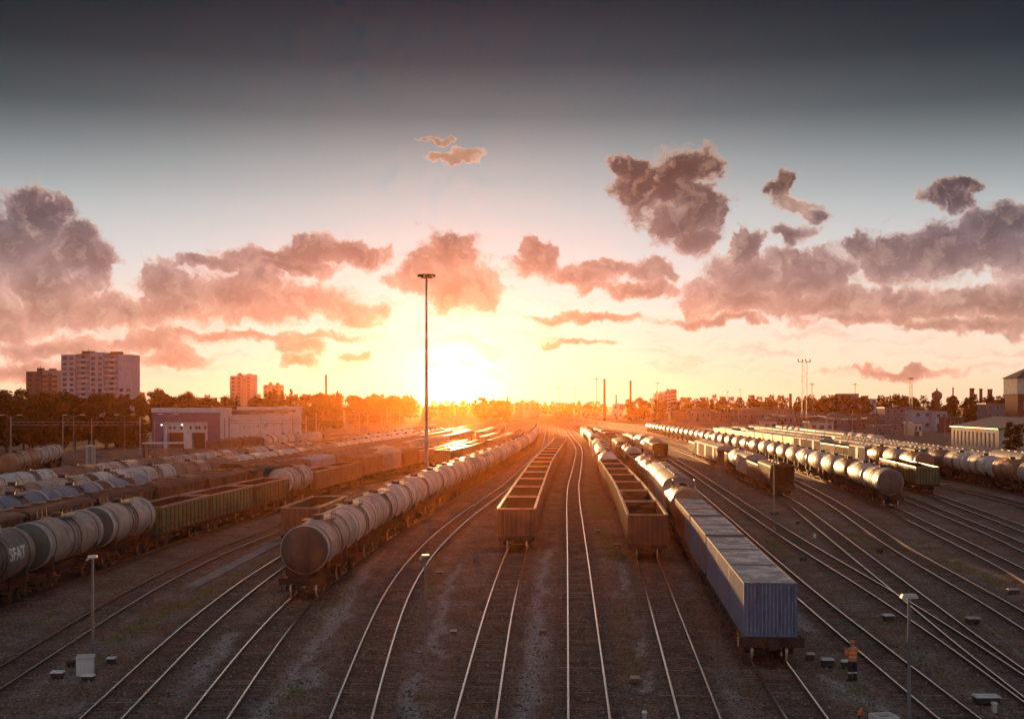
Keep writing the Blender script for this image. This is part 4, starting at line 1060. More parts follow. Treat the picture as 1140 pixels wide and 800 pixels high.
for wi, (nc, cl) in enumerate([(3, 6.5), (2, 6.2), (3, 5.25)]):
    L = nc * cl + (nc - 1) * .12 + 1.0
    f_ = empty('flat_wagon'); build(flat_spec(round(L, 2), 0), f_); (x, y), d = t8.frame(q + L / 2)
    f_.location = (x, y, 0); f_.rotation_euler = (0, 0, math.atan2(-d.x, d.y)); N_WAG += 1
    tag(f_, f"dark flat wagon with bellied side sills, {ORD[wi]} under the containers from the near end", 'flat wagon', 'flat wagons under the containers')
    qq = q + .5
    for k in range(nc):
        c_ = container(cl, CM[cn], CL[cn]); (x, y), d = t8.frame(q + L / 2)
        dy = (qq + cl / 2) - (q + L / 2); c_.location = (x + d.x * dy, y + d.y * dy, 1.256); c_.rotation_euler = (0, 0, math.atan2(-d.x, d.y)); cn += 1; qq += cl + .12
    q += L + (.2 if wi < 2 else 0)
print('container train ends at', t8.at_s(q)[1], 'wagons', N_WAG)

# lettering on the third tank from the left edge
def text_mesh(txt, size, mat, name='lettering', align='CENTER'):
    cu = bpy.data.curves.new('txt', 'FONT'); cu.body = txt; cu.size = size; cu.align_x = align; cu.extrude = 0.0; cu.offset = 0.035
    o = bpy.data.objects.new('txt', cu); COL.objects.link(o); dg = bpy.context.evaluated_depsgraph_get()
    me = bpy.data.meshes.new_from_object(o.evaluated_get(dg)); bpy.data.objects.remove(o); me.name = name
    bm = bmesh.new(); bm.from_mesh(me)
    for _ in range(3): bmesh.ops.bisect_plane(bm, geom=bm.verts[:] + bm.edges[:] + bm.faces[:], plane_co=(0, size * .18 * (_ + 1), 0), plane_no=(0, 1, 0))
    bm.to_mesh(me); bm.free(); me.materials.clear(); me.materials.append(mat); return me
lt = text_mesh('SFAT', 1.05, M_white)
for v in lt.vertices:      # wrap onto the shell: text x -> along the tank, text y -> round its side
    a = (v.co.y - .15) / 1.5; v.co = Vector((1.512 * math.cos(a), v.co.x, 2.93 + 1.512 * math.sin(a)))
cands = [o for o in COL.objects if o.get('label', '').startswith('dark grey tank wagon, second')]
for o in cands:
    tk = [c for c in o.children if c.name.startswith('tank') and 'strap' not in c.name][0]
    link('lettering', lt, tk, (0, 2.1, 0))

#PART3
# ------------------------------------------------------------------ trees
M_bark = flat('bark', (0.06, 0.045, 0.035), 0.9)
def leafmat(name, c):
    m, t, b = newmat(name)
    oc = t.n('ShaderNodeTexCoord').outputs['Object']; oi = t.n('ShaderNodeObjectInfo').outputs['Random']
    col = t.mix(t.ss(t.noise(oc, 0.6, 3), 0.35, 0.65), (*c, 1), (c[0] * 1.9, c[1] * 1.6, c[2] * 1.3, 1))
    hs = t.n('ShaderNodeHueSaturation'); t.link(col, hs.inputs['Color']); t.link(t.math('MULTIPLY_ADD', oi, 0.8, 0.6), hs.inputs['Value'])
    t.link(hs.outputs[0], b.inputs['Base Color']); b.inputs['Roughness'].default_value = 0.75; b.inputs['Specular IOR Level'].default_value = 0.2
    return m
M_leaf = [leafmat('foliage_a', (0.013, 0.022, 0.008)), leafmat('foliage_b', (0.019, 0.026, 0.009)), leafmat('foliage_c', (0.012, 0.020, 0.009))]
def tree_variant(seed, hgt=14.0, wid=4.6, conif=False, leafn=1500, leaf=0.42, base=.05):
    r_ = random.Random(seed); tm = MB(); tm.tube((0, 0, -.4), (0.1, 0, hgt * .35), .26, .18, n=7); tm.tube((0.1, 0, hgt * .35), (.2, .1, hgt * .85), .18, .04, n=6)
    cl = []
    if conif:
        for k in range(26):
            z = hgt * (base + (1 - base) * (k / 26)); rr = wid * .62 * (1 - k / 27) + .25; a = k * 2.4
            cl.append((math.cos(a) * rr * .55, math.sin(a) * rr * .55, z, rr * .62, .8))
    else:
        for k in range(15):
            a = r_.uniform(0, 6.28); z = hgt * r_.uniform(base + .12, .90); prof = math.sin(min(1, max(0.05, (z / hgt - base) / (1 - base))) * PI) ** .55
            rr = wid * prof * r_.uniform(.35, .85); cl.append((math.cos(a) * rr, math.sin(a) * rr, z, r_.uniform(1.1, 2.0) * wid / 4.6, r_.uniform(.6, .9)))
            tm.tube((0.1, 0, hgt * r_.uniform(.25, .55)), (math.cos(a) * rr, math.sin(a) * rr, z), .09, .03, n=4, cap=False)
        cl.append((0, 0, hgt * .9, 1.5, .8))
    m = MB()
    for k in range(leafn):
        cx, cy_, cz, cr, sq = r_.choice(cl)
        d = Vector((r_.gauss(0, 1), r_.gauss(0, 1), r_.gauss(0, 1))).normalized() * cr * (r_.random() ** .45)
        p = Vector((cx + d.x, cy_ + d.y, cz + d.z * sq)); nrm = (d.normalized() + Vector((r_.uniform(-.7, .7), r_.uniform(-.7, .7), r_.uniform(-.2, .9)))).normalized()
        u = nrm.orthogonal().normalized(); v_ = nrm.cross(u); ang = r_.uniform(0, 6.28); u2 = u * math.cos(ang) + v_ * math.sin(ang); v2 = nrm.cross(u2); s_ = leaf * r_.uniform(.6, 1.3)
        b_ = m.pts([p - u2 * s_, p + v2 * s_ * .6, p + u2 * s_, p - v2 * s_ * .6]); m.face([b_, b_ + 1, b_ + 2, b_ + 3])
    return tm.mesh('trunk', [M_bark], smooth=True), m.mesh('crown', [M_leaf[seed % 3]], fix=False)
TV = [tree_variant(s_, h, w_, c) for s_, h, w_, c in [(1, 14, 4.8, False), (2, 15, 5.4, False), (3, 13, 4.2, False), (4, 16, 4.4, False), (5, 15, 3.6, True), (6, 12, 5.2, False)]]
NT_ = 0
def tree(x, y, h, label, group, v=None, nm='tree'):
    global NT_
    v = rs.randrange(6) if v is None else v; k = h / (14, 15, 13, 16, 15, 12)[v]
    r_ = empty('conifer_tree' if v == 4 else nm, (x, y, -.25), rs.uniform(0, 6.28)); kx = k * rs.uniform(.9, 1.2)
    tr_ = link('trunk', TV[v][0], r_); cr = link('crown', TV[v][1], r_)
    r_.scale = (kx, kx, k); tag(r_, label, 'tree', group); NT_ += 1
    return r_
def belt(pts, n, hlo, hhi, spread, label, group):
    p = np.array(pts, float); s_ = np.concatenate([[0], np.cumsum(np.hypot(np.diff(p[:, 0]), np.diff(p[:, 1])))])
    for k in range(n):
        q = s_[-1] * (k + rs.random() * .8) / n; x = np.interp(q, s_, p[:, 0]); y = np.interp(q, s_, p[:, 1]); a = rs.uniform(-1, 1) * spread
        tree(x - abs(a) * .9, y + a * .5, rs.uniform(hlo, hhi), label, group)
belt([(-142, 285), (-126, 312), (-112, 335), (-106, 350)], 34, 13.5, 16, 7, 'dense dark tree in the wood behind the left sidings', 'trees of the wood behind the left sidings')
belt([(-158, 300), (-152, 420), (-128, 470)], 26, 15, 17.5, 10, 'dense dark tree in the wood behind the left sidings', 'trees of the wood behind the left sidings')
belt([(-112, 400), (-112, 470), (-92, 500)], 22, 14, 16.5, 9, 'dark tree in the belt behind the white depot', 'trees behind the white depot')
belt([(-92, 490), (-84, 600), (-80, 760), (-78, 1000)], 62, 15, 19.5, 16, 'hazy tree in the belt between the depot and the sun', 'trees between the depot and the sun')
belt([(-66, 900), (-45, 1150), (-30, 1300)], 20, 10, 13, 6, 'low hazy tree on the skyline under the sun', 'low trees under the sun')
belt([(-22, 930), (-2, 930)], 9, 15, 19, 5, 'tree of the small rounded clump on the skyline right of the sun', 'small clump right of the sun')
belt([(5, 1300), (60, 1250), (85, 1150)], 22, 10, 13.5, 10, 'small far tree on the skyline above the vanishing tracks', 'far trees above the vanishing tracks')
belt([(88, 900), (112, 900)], 9, 14, 18.5, 5, 'tree of the clump left of the two pale towers', 'clump left of the two towers')
belt([(128, 960), (210, 900), (262, 820)], 36, 13, 17, 14, 'dark tree in the long belt behind the right-hand sheds', 'trees behind the sheds on the right')
belt([(195, 770), (235, 700), (300, 690), (345, 660)], 44, 15, 18.5, 14, 'dark tree in the tall belt behind the grey industrial blocks', 'trees behind the grey industrial blocks')
wm = MB(); wm2 = MB(); rw = random.Random(9)
def mass(x0, x1, y0, y1, n, h0, h1):
    for k in range(n):
        t_ = (k + rw.random()) / n; cx = x0 + (x1 - x0) * t_; cy_ = y0 + (y1 - y0) * t_ + rw.uniform(-14, 14); h = rw.uniform(h0, h1); wd = rw.uniform(4, 7)
        wm2.tube((cx, cy_, -.3), (cx, cy_, h * .7), .3, .15, n=4, cap=False)
        for q in range(260):
            a = rw.uniform(0, 6.28); zz = rw.random() ** .8; rr = wd * math.sin(min(1, zz * 1.0 + .12) * PI * .93) ** .6 * rw.uniform(.5, 1); p = Vector((cx + rr * math.cos(a), cy_ + rr * math.sin(a), .5 + (h - 1) * zz))
            u = Vector((rw.uniform(-1, 1), rw.uniform(-1, 1), rw.uniform(-1, 1))).normalized(); v_ = u.orthogonal().normalized(); s_ = rw.uniform(.5, 1.15)
            b_ = wm.pts([p - u * s_, p + v_ * s_ * .7, p + u * s_, p - v_ * s_ * .7]); wm.face([b_, b_ + 1, b_ + 2, b_ + 3])
mass(118, 330, 1040, 980, 46, 17, 21); mass(330, 470, 980, 940, 22, 18, 22); mass(-480, -95, 1000, 1120, 60, 18, 23); mass(-95, 110, 1450, 1450, 34, 13, 17)
wr_ = link('woods', wm.mesh('woods', [M_leaf[0]], fix=False)); link('trunks', wm2.mesh('trunks', [M_bark]), wr_)['kind'] = 'stuff'; tag(wr_, 'far dark woods closing the horizon', 'woods', kind='stuff')
for k, (x, y, h) in enumerate([(121.8, 296, 8.2), (125, 299, 7.5), (128, 294, 9.5)]):
    tree(x, y, h, ['leafy tree growing against the right end of the warehouse', 'bushy tree beyond the warehouse corner tree', 'tallest leafy tree at the right edge by the warehouse'][k], 'trees by the warehouse', v=(0, 5, 1)[k])
for (u, y, h) in [(177, 420, 18.5), (210, 430, 17.5)]:
    tree((u - 570) / F * y, y, h, 'taller ragged tree rising above the depot roof, ' + ('by its gate side' if u < 200 else 'over its middle'), 'taller trees above the depot roof', v=3)

# ------------------------------------------------------------------ buildings
M_glass = flat('window_glass', (0.05, 0.055, 0.065), 0.15, 0.0, var=0.2)
def bmat(name, c, **k): return paint(name, c, tuple(x * .86 for x in c), dirt=tuple(x * .45 for x in c), dirt_amt=.35, rough=.85, rnd=.04, **k)
M_bpale = bmat('block_wall_pale', (0.50, 0.54, 0.64)); M_bpink = bmat('block_wall_pink', (0.40, 0.33, 0.32)); M_bdark = bmat('block_wall_dark', (0.13, 0.10, 0.11))
M_roof = flat('roof_felt', (0.10, 0.085, 0.08), 0.85)
M_lilac = bmat('depot_lilac', (0.11, 0.13, 0.27)); M_depw = bmat('depot_white', (0.80, 0.79, 0.80)); M_brick = bmat('brick_red', (0.24, 0.09, 0.06)); M_cream = bmat('render_cream', (0.85, 0.70, 0.58))
M_bgrey = bmat('shed_grey', (0.22, 0.22, 0.26)); M_bblue = bmat('shed_blue', (0.13, 0.15, 0.23)); M_bbrn = bmat('shed_brown', (0.20, 0.14, 0.12)); M_slate = flat('shed_roof', (0.17, 0.16, 0.17), 0.5, 0.2)


def windows(root, xs, zs, w_, h_, face_y, mat=None, name='window', depth=.12, x_face=None, flip=1):
    """each window: frame with its pane, one object per window (shared mesh)"""
    m = MB(); f = .08
    if x_face is None:
        m.box(-w_ / 2, w_ / 2, -depth, .03, 0, f); m.box(-w_ / 2, w_ / 2, -depth, .03, h_ - f, h_)
        m.box(-w_ / 2, -w_ / 2 + f, -depth, .03, f, h_ - f); m.box(w_ / 2 - f, w_ / 2, -depth, .03, f, h_ - f)
        g_ = MB(); g_.box(-w_ / 2 + f, w_ / 2 - f, -depth * .3, .03, f, h_ - f)
    else:
        m.box(-.03 * flip, depth * flip, -w_ / 2, w_ / 2, 0, f); m.box(-.03 * flip, depth * flip, -w_ / 2, w_ / 2, h_ - f, h_)
        m.box(-.03 * flip, depth * flip, -w_ / 2, -w_ / 2 + f, f, h_ - f); m.box(-.03 * flip, depth * flip, w_ / 2 - f, w_ / 2, f, h_ - f)
        g_ = MB(); g_.box(*sorted((-.03 * flip, depth * .3 * flip)), -w_ / 2 + f, w_ / 2 - f, f, h_ - f)
    fm = m.mesh('window_frame', [mat or M_white]); gm_ = g_.mesh('pane', [M_glass])
    for z in zs:
        for x in xs:
            loc = (x, face_y, z) if x_face is None else (x_face, x, z)
            o = link(name, fm, root, loc); link('pane', gm_, o)


def tower_block(x0, y0, w_, dpt, h_, floors, mat, mat2, label, nb, stepped=()):
    root = empty('apartment_block', (x0 + w_ / 2, y0, -.25)); hw = w_ / 2
    m = MB(); n = max(2, int(w_ / 6.5)); seg = w_ / n
    for k in range(n):
        m.mat(0 if k % 2 == 0 else 1)
        xo = -hw + k * seg; off = 0 if k % 2 == 0 else 1.2; hh = h_ + (stepped[k % len(stepped)] * .7 if stepped else 0)
        m.box(xo, xo + seg - .003, off, dpt, 0, hh); m.box(xo + .0, xo + seg - .003, off + .002, dpt, hh + .002, hh + 1.0)
    link('wall', m.mesh('wall', [mat, mat2]), root)
    m = MB()
    for k in range(n):
        hh = h_ + (stepped[k % len(stepped)] * .7 if stepped else 0)
        m.box(-hw + k * seg + .4, -hw + (k + 1) * seg - .4, 1.8, dpt - .5, hh + 1.002, hh + 1.12)
    m.box(-hw * .5, -hw * .2, 4, 8, h_ + 1.0, h_ + 2.9); m.box(hw * .3, hw * .6, 4, 8, h_ + 1.0, h_ + 2.6)
    m.tube((-hw * .35, 6, h_ + 2.8), (-hw * .35, 6, h_ + 4.2), .12, n=5)
    link('roof', m.mesh('roof', [M_roof]), root)
    fh = h_ / floors
    # glazed strips: one part per storey column
    wm = MB(); wm.box(-.9, .9, -.08, .03, 0, 1.5); wmesh = wm.mesh('window', [M_glass])
    bm_ = MB(); bm_.box(-seg / 2 + .3, seg / 2 - .3, -1.15, 0.0, 0, 1.0); bm_.box(-seg / 2 + .2, seg / 2 - .2, -1.25, .02, -.15, -.003); bmesh_ = bm_.mesh('balcony', [mat])
    cnt = 0
    for k in range(n):
        xc = -hw + (k + .5) * seg
        for f_ in range(floors):
            z = f_ * fh + 1.0
            if z < 6: continue
            if k % 2 == 0:
                for dx in (-seg * .24, seg * .24):
                    if cnt < nb: link('window', wmesh, root, (xc + dx, 0, z)); cnt += 1
            else:
                if cnt < nb: link('balcony', bmesh_, root, (xc, 1.2, z - .3)); link('window', wmesh, root, (xc, 1.2, z + .4)); cnt += 2
    tag(root, label, 'apartment block'); return root
def px_x(u, y): return (u - 570) / F * y
y = 560; tower_block(px_x(68, y), y, px_x(147, y) - px_x(68, y), 12, 34.2, 14, M_bpale, M_bpink, 'tall pale apartment block with stepped roof above the left trees', 98, (0, .5, 1.5, .3, 0, .8, 1.9, .6))
y = 600; tower_block(px_x(29, y), y, px_x(63, y) - px_x(29, y), 10, 27.5, 11, M_bdark, M_bpink, 'shorter dark apartment block left of the tall pale one', 60, (0, .9, 0))
y = 800; tower_block(px_x(256, y), y, px_x(283, y) - px_x(256, y), 10, 30, 12, M_bpink, M_bpale, 'pinkish apartment block above the depot roof, the taller of two', 60, (0, 1.2))
y = 860; tower_block(px_x(293, y), y, px_x(313, y) - px_x(293, y), 10, 25, 9, M_bpink, M_bpink, 'small square pinkish block, the shorter of the two above the depot', 40)
y = 1000; tower_block(px_x(729, y), y, px_x(739, y) - px_x(729, y), 12, 20.5, 7, M_bpink, M_bpale, 'narrow sunlit tower right of the chimneys', 24)
y = 980; tower_block(px_x(740, y), y, px_x(753.5, y) - px_x(740, y), 14, 22, 8, M_bpale, M_bdark, 'grey tower touching the narrow sunlit tower', 30, (0, 2.0))
y = 1100; tower_block(px_x(573, y), y, px_x(600, y) - px_x(573, y), 12, 13.5, 4, M_bpink, M_bpale, 'low pinkish block above the end of the tracks', 20)


def shed(x, y, w_, dpt, h_, wall, roofm, label, rz=0.0, nwin=4, gable=1.0, floors=1, nm='shed'):
    root = empty(nm, (x, y, -.25), rz); hw = w_ / 2
    m = MB(); m.box(-hw, hw, 0, dpt, 0, h_); link('wall', m.mesh('wall', [wall]), root)
    m = MB(); poly = [(-hw - .3, h_ + .003), (hw + .3, h_ + .003), (hw + .3, h_ + .2), (0, h_ + .2 + gable), (-hw - .3, h_ + .2)]
    if gable > 1.5: m.extr_y(poly, -.3, dpt + .3)
    else: m.box(-hw - .3, hw + .3, -.3, dpt + .3, h_ + .003, h_ + .35)
    link('roof', m.mesh('roof', [roofm]), root)
    if nwin:
        fh = h_ / floors; windows(root, [-hw + w_ * (k + .5) / nwin for k in range(nwin)], [fh * f_ + fh * .38 for f_ in range(floors)], min(1.8, w_ / nwin * .6), fh * .38, 0)
    m = MB(); m.box(-.9 - hw * .3, .9 - hw * .3, -.06, .03, 0, min(2.6, h_ * .35)); link('door', m.mesh('door', [M_dark]), root)
    tag(root, label, 'industrial building'); return root
SHEDS = [
 # u, distance, width px, height m, wall, storeys, gable, label
 (688, 1000, 11, 12.5, M_depw, 2, 0, 'small white block among the chimneys on the skyline'),
 (712, 930, 22, 7, M_bgrey, 1, 2, 'grey gabled shed just left of the two towers'),
 (735, 900, 18, 5.5, M_bblue, 1, 0, 'flat dark blue shed in front of the narrow tower'),
 (757, 905, 20, 6.5, M_bbrn, 2, 0, 'brown two-storey shed right of the grey tower'),
 (780, 880, 24, 7.5, M_bgrey, 1, 2.2, 'grey gabled shed behind the hazy trains, right of the brown shed'),
 (806, 860, 22, 6, M_bbrn, 1, 0, 'flat brown shed left of the long blue hall'),
 (843, 760, 44, 8, M_bblue, 1, 2.4, 'long blue hall behind the cream boxcars'),
 (874, 740, 20, 9, M_bgrey, 2, 0, 'grey block between the blue hall and the twin mast'),
 (905, 700, 24, 7.5, M_bbrn, 2, 0, 'brown office block right of the twin mast'),
 (943, 800, 26, 19, M_bgrey, 5, 0, 'tall grey-blue works block standing above the trees'),
 (967, 790, 17, 15.5, M_bpale, 4, 0, 'pale block joined to the tall grey-blue works block'),
 (934, 610, 30, 6, M_bgrey, 1, 2, 'low grey gabled shed behind the tank tops'),
 (966, 600, 26, 7, M_bbrn, 2, 0, 'brown shed with two window rows behind the cream boxcars'),
 (1000, 590, 30, 10.5, M_bgrey, 3, 0, 'three-storey grey block left of the pale blue panels'),
 (1027, 560, 20, 9.5, M_bpale, 2, 0, 'pale blue-grey panelled block, the left one'),
 (1048, 555, 13, 9, M_bpale, 2, 0, 'narrow pale panelled block next to the panelled one'),
 (1065, 530, 18, 6.5, M_brick, 1, 0, 'low brick annex left of the slotted warehouse'),
 (1115, 620, 34, 12.5, M_bgrey, 3, 0, 'grey flat-roofed office block behind the slotted warehouse'),
 (985, 480, 22, 3.6, M_bgrey, 1, 0, 'low grey hut behind the cream boxcar row'),
 (1022, 470, 9, 5.0, M_cream, 1, 0, 'small sunlit cream hut behind the boxcars'),
 (915, 520, 26, 4.5, M_cream, 1, 0, 'low cream shed catching the sun at the foot of the twin mast'),
 (858, 560, 14, 4.4, M_cream, 1, 2, 'tiny sunlit gabled hut left of the twin mast'),
 (622, 1000, 12, 6, M_bbrn, 1, 0, 'tiny brown hut where the tracks vanish'),
 (655, 1050, 16, 6, M_bgrey, 1, 2, 'tiny grey gabled hut right of the vanishing tracks'),
 (225, 640, 16, 15.5, M_bpale, 4, 0, 'pale flat roofed block peeping over the trees behind the depot'),
]
for (u, y, wp, h_, mt, fl, gb, lab) in SHEDS:
    shed(px_x(u, y), y, wp / F * y, 12, h_, mt, M_slate, lab, 0, max(2, int(wp / F * y / 3.2)), gb, fl)

# depot on the left: lilac gate front, long white side with windows
root = empty('depot_building', (-100, 337, -.25)); tag(root, 'white rail depot with lilac framed front and two dark gates', 'depot')
DW = 18.8
m = MB(); m.mat(0)
m.box(0, 3.0, 0, 13, 0, 10.0); m.box(DW - 3.4, DW, 0, 13, 0, 10.0); m.box(3.0, DW - 3.4, 0, 13, 7.4, 10.0)
m.mat(1); m.box(3.003, DW - 3.403, .5, 13, 4.4, 7.397); m.box(3.003, 4.0, .5, 13, 0, 4.4); m.box(8.6, 10.9, .5, 13, 0, 4.4); m.box(14.6, DW - 3.403, .5, 13, 0, 4.4)
m.box(-.2, DW + .2, -.2, 13.1, 10.003, 11.3); m.box(DW + .003, DW + .25, .25, 13, 0, 10.0)
link('front_wall', m.mesh('front_wall', [M_lilac, M_depw]), root)
for x0, x1 in ((4.0, 8.6), (10.9, 14.6)):
    m = MB(); m.box(x0 + .003, x1 - .003, 3.0, 3.2, 0, 4.39); link('gate', m.mesh('gate', [M_dark]), root)
windows(root, [4.9, 6.1, 8.0, 10.6, 12.2, 13.0, 14.6], [5.3], .75, 1.0, .5)
m = MB(); m.box(0, 21.0, 13.003, 118, 0, 9.3); m.box(21.003, 21.25, 13.2, 118, 8.7, 9.1); link('hall_wall', m.mesh('hall_wall', [M_depw]), root)
m = MB(); m.box(-.3, 21.4, 13.1, 104, 9.303, 10.3); link('roof', m.mesh('roof', [M_roof]), root)
m = MB(); m.box(-.1, 21.3, 104.003, 118.2, 9.303, 11.4); link('end_parapet', m.mesh('end_parapet', [M_depw]), root)
windows(root, [20, 27, 29, 38, 40.5, 50, 52.5, 64, 66.5, 78, 80.5, 92, 94.5, 106, 108.5], [5.0], 1.1, 1.0, 0, x_face=21.003)
windows(root, [20, 28, 30, 39, 41.5, 64.5, 79, 93], [1.0], 1.1, 2.2, 0, x_face=21.003)
M_lit = flat('lamp_glow', (1, .95, .85), .5, emit=(1.0, 0.93, 0.80), es=3)
for x in (2.7, 8.4):
    l_ = empty('wall_lamp', (-100 + x, 336.7, 6.2)); m = MB(); m.box(-.2, .2, 0, .3, 0, .3); link('housing', m.mesh('housing', [M_dark]), l_)
    m = MB(); m.tube((0, .0, .12), (0, -.14, .08), .2, .16, n=10); link('lamp_glass', m.mesh('lamp_glass', [M_lit]), l_)
    tag(l_, 'lit wall lamp on the depot front, ' + ('at the outer corner of the gates' if x < 5 else 'between the two gates'), 'wall lamp')

# slotted warehouse on the right
root = empty('warehouse', (125, 345, -.25), math.atan2(-40, -2.5)); tag(root, 'pale warehouse with a row of tall dark slots and grey roof', 'warehouse')
WL = 40.0
m = MB(); m.box(0, WL, .5, 24, 0, 5.9); m.box(0, 2.0, 0, .497, 0, 5.9); m.box(WL - 1.2, WL, 0, .497, 0, 5.9); m.box(2.0, WL - 1.2, 0, .497, 4.9, 5.9); m.box(2.0, WL - 1.2, 0, .497, 0, 1.1)
n = 11; st_ = (WL - 3.2) / n
for k in range(n): m.box(2.0 + k * st_ + st_ * .42, 2.0 + (k + 1) * st_, 0, .497, 1.1, 4.9)
link('wall', m.mesh('wall', [M_cream]), root)
m = MB(); m.box(-.03, .03, -.03, .03, 0, 3.78); 
wm = MB(); wm.box(.003, st_ * .42 - .003, .30, .45, 1.103, 4.897); wme = wm.mesh('window_slot', [M_glass])
for k in range(n): link('window_slot', wme, root, (2.0 + k * st_, 0, 0))
m = MB(); m.extr_y([(-.4, 5.9 + .003), (WL + .4, 5.9 + .003), (WL + .4, 6.2), (-.4, 6.2)], -.4, 0.0)
m.hexa([(-.4, 0.003, 5.95), (WL + .4, .003, 5.95), (WL + .4, 12, 8.6), (-.4, 12, 8.6), (-.4, .003, 6.2), (WL + .4, .003, 6.2), (WL + .4, 12, 8.85), (-.4, 12, 8.85)])
m.hexa([(-.4, 12.003, 8.6), (WL + .4, 12.003, 8.6), (WL + .4, 24.4, 5.95), (-.4, 24.4, 5.95), (-.4, 12.003, 8.85), (WL + .4, 12.003, 8.85), (WL + .4, 24.4, 6.2), (-.4, 24.4, 6.2)])
link('roof', m.mesh('roof', [M_slate]), root)
# brick tower at the right edge
root = empty('brick_tower', (164, 380, -.25)); tag(root, 'tall red brick tower with cream top and hipped roof at the right edge', 'tower')
m = MB(); m.mat(0).box(-5.5, 5.5, 0, 10, 0, 15.5); m.mat(1).box(-5.8, 5.8, -.3, 10.3, 15.503, 20.5); link('wall', m.mesh('wall', [M_brick, M_cream]), root)
m = MB(); b_ = m.pts([(-6.4, -.9, 20.5), (6.4, -.9, 20.5), (6.4, 10.9, 20.5), (-6.4, 10.9, 20.5), (0, 5, 24.2)]); [m.face([b_ + i for i in f]) for f in ((0, 3, 2, 1), (0, 1, 4), (1, 2, 4), (2, 3, 4), (3, 0, 4))]
link('roof', m.mesh('roof', [M_roof]), root); windows(root, [-3, 0, 3], [2, 6, 10.5], 1.5, 2.6, 0)

# chimneys, water tower
def chimney(u, y, vt, r0, label, nm='chimney'):
    top = H + (450 - vt) / F * y; root = empty(nm, (px_x(u, y), y, -.25)); m = MB(); m.tube((0, 0, 0), (0, 0, top), r0, r0 * .72, n=14); link('shaft', m.mesh('shaft', [M_brick], smooth=True), root)
    m = MB(); m.tube((0, 0, top), (0, 0, top + .8), r0 * .85, n=14); link('cap', m.mesh('cap', [M_dark], smooth=True), root); tag(root, label, 'chimney')
for a in [(363, 800, 418, .9, 'slim brick chimney over the trees left of the light mast'), (673, 900, 422.5, 1.1, 'slim tall chimney, taller one of the pair right of the vanishing tracks'),
          (702, 900, 424.5, 1.0, 'slim chimney between the white block and the two towers'), (686, 1200, 440, 1.0, 'short stub chimney between two tall ones'),
          (880, 900, 439, 1.4, 'small chimney on the skyline left of the twin mast'), (1082, 760, 433, 1.9, 'dark chimney, first of three near the right edge'), (1092, 760, 433.5, 1.3, 'dark chimney, middle of three near the right edge'),
          (1102, 760, 434, 2.0, 'dark chimney, last of three beside the office block'), (1061, 800, 432, .6, 'thin dark stack between the water tower and the three chimneys')]: chimney(*a)
root = empty('water_tower', (px_x(1043, 800), 800, -.25)); m = MB(); m.tube((0, 0, 0), (0, 0, 15), 2.2, 2.0, n=14); link('shaft', m.mesh('shaft', [M_brick], smooth=True), root)
m = MB(); m.tube((0, 0, 15), (0, 0, 17), 2.2, 3.4, n=14); m.tube((0, 0, 17), (0, 0, 19.5), 3.4, n=14); m.tube((0, 0, 19.5), (0, 0, 21.5), 3.5, .5, n=14); m.tube((0, 0, 21.5), (0, 0, 23), .4, n=6); link('tank', m.mesh('tank', [M_bbrn], smooth=True), root)
tag(root, 'stubby water tower with conical roof above the right trees', 'water tower')
# white upright tank, canopy
x, y = G(101, 518, -.2); root = empty('storage_tank', (x, y, -.25)); m = MB(); m.tube((0, 0, 0), (0, 0, 3.9), .95, n=20); m.tube((0, 0, 3.9), (0, 0, 4.2), .95, .4, n=20); link('shell', m.mesh('shell', [M_white], smooth=True), root)
m = MB(); m.tube((0, -1.0, 0), (0, -1.0, 3.9), .05, n=5); m.tube((.3, -.98, 0), (.3, -.98, 3.9), .05, n=5); link('ladder', m.mesh('ladder', [M_dark]), root); tag(root, 'white upright storage tank before the dark left trees', 'storage tank')
x, y = G(153, 512, 0); root = empty('canopy', (x, y + 20, -.25), R(6)); m = MB(); m.box(-4.5, 4.5, -3, 3, 3.2, 3.45); link('roof', m.mesh('roof', [M_white]), root)
for sx in (-4, 4):
    for sy in (-2.5, 2.5): m = MB(); m.box(sx - .1, sx + .1, sy - .1, sy + .1, 0, 3.2); link('post', m.mesh('post', [M_dark]), root)
tag(root, 'low open canopy with flat white roof left of the depot', 'canopy')

# ------------------------------------------------------------------ masts and lamps
def flood_head(root, z, n=6, r_=1.1, s_=1.0):
    m = MB(); m.tube((0, 0, z - .3 * s_), (0, 0, z + .25 * s_), .45 * s_, n=10)
    for k in range(n): a = k * 2 * PI / n; m.bar((0, 0, z), (math.cos(a) * r_, math.sin(a) * r_, z + .15), .1 * s_, .1 * s_)
    link('head_frame', m.mesh('head_frame', [M_dark]), root)
    fm = MB(); fm.hexa([(-.35 * s_, -.12 * s_, -.3 * s_), (.35 * s_, -.12 * s_, -.3 * s_), (.35 * s_, .3 * s_, -.05 * s_), (-.35 * s_, .3 * s_, -.05 * s_), (-.35 * s_, -.3 * s_, .1 * s_), (.35 * s_, -.3 * s_, .1 * s_), (.35 * s_, .25 * s_, .25 * s_), (-.35 * s_, .25 * s_, .25 * s_)])
    fme = fm.mesh('floodlight', [M_dark])
    for k in range(n):
        a = k * 2 * PI / n; o = link('floodlight', fme, root, (math.cos(a) * (r_ + .3), math.sin(a) * (r_ + .3), z + .1)); o.rotation_euler = (0, 0, a + PI / 2)
def pole_mesh(z, r0, r1, n=12): m = MB(); m.tube((0, 0, 0), (0, 0, z), r0, r1, n=n); return m.mesh('pole', [M_steel], smooth=True)
root = empty('light_mast', (-13.4, 190, -.25)); link('pole', pole_mesh(32.2, .36, .16, 16), root); m = MB(); m.box(-.8, .8, -.8, .8, 0, .4); link('base', m.mesh('base', [M_conc]), root); flood_head(root, 32.3, 6, .85, 1.0)
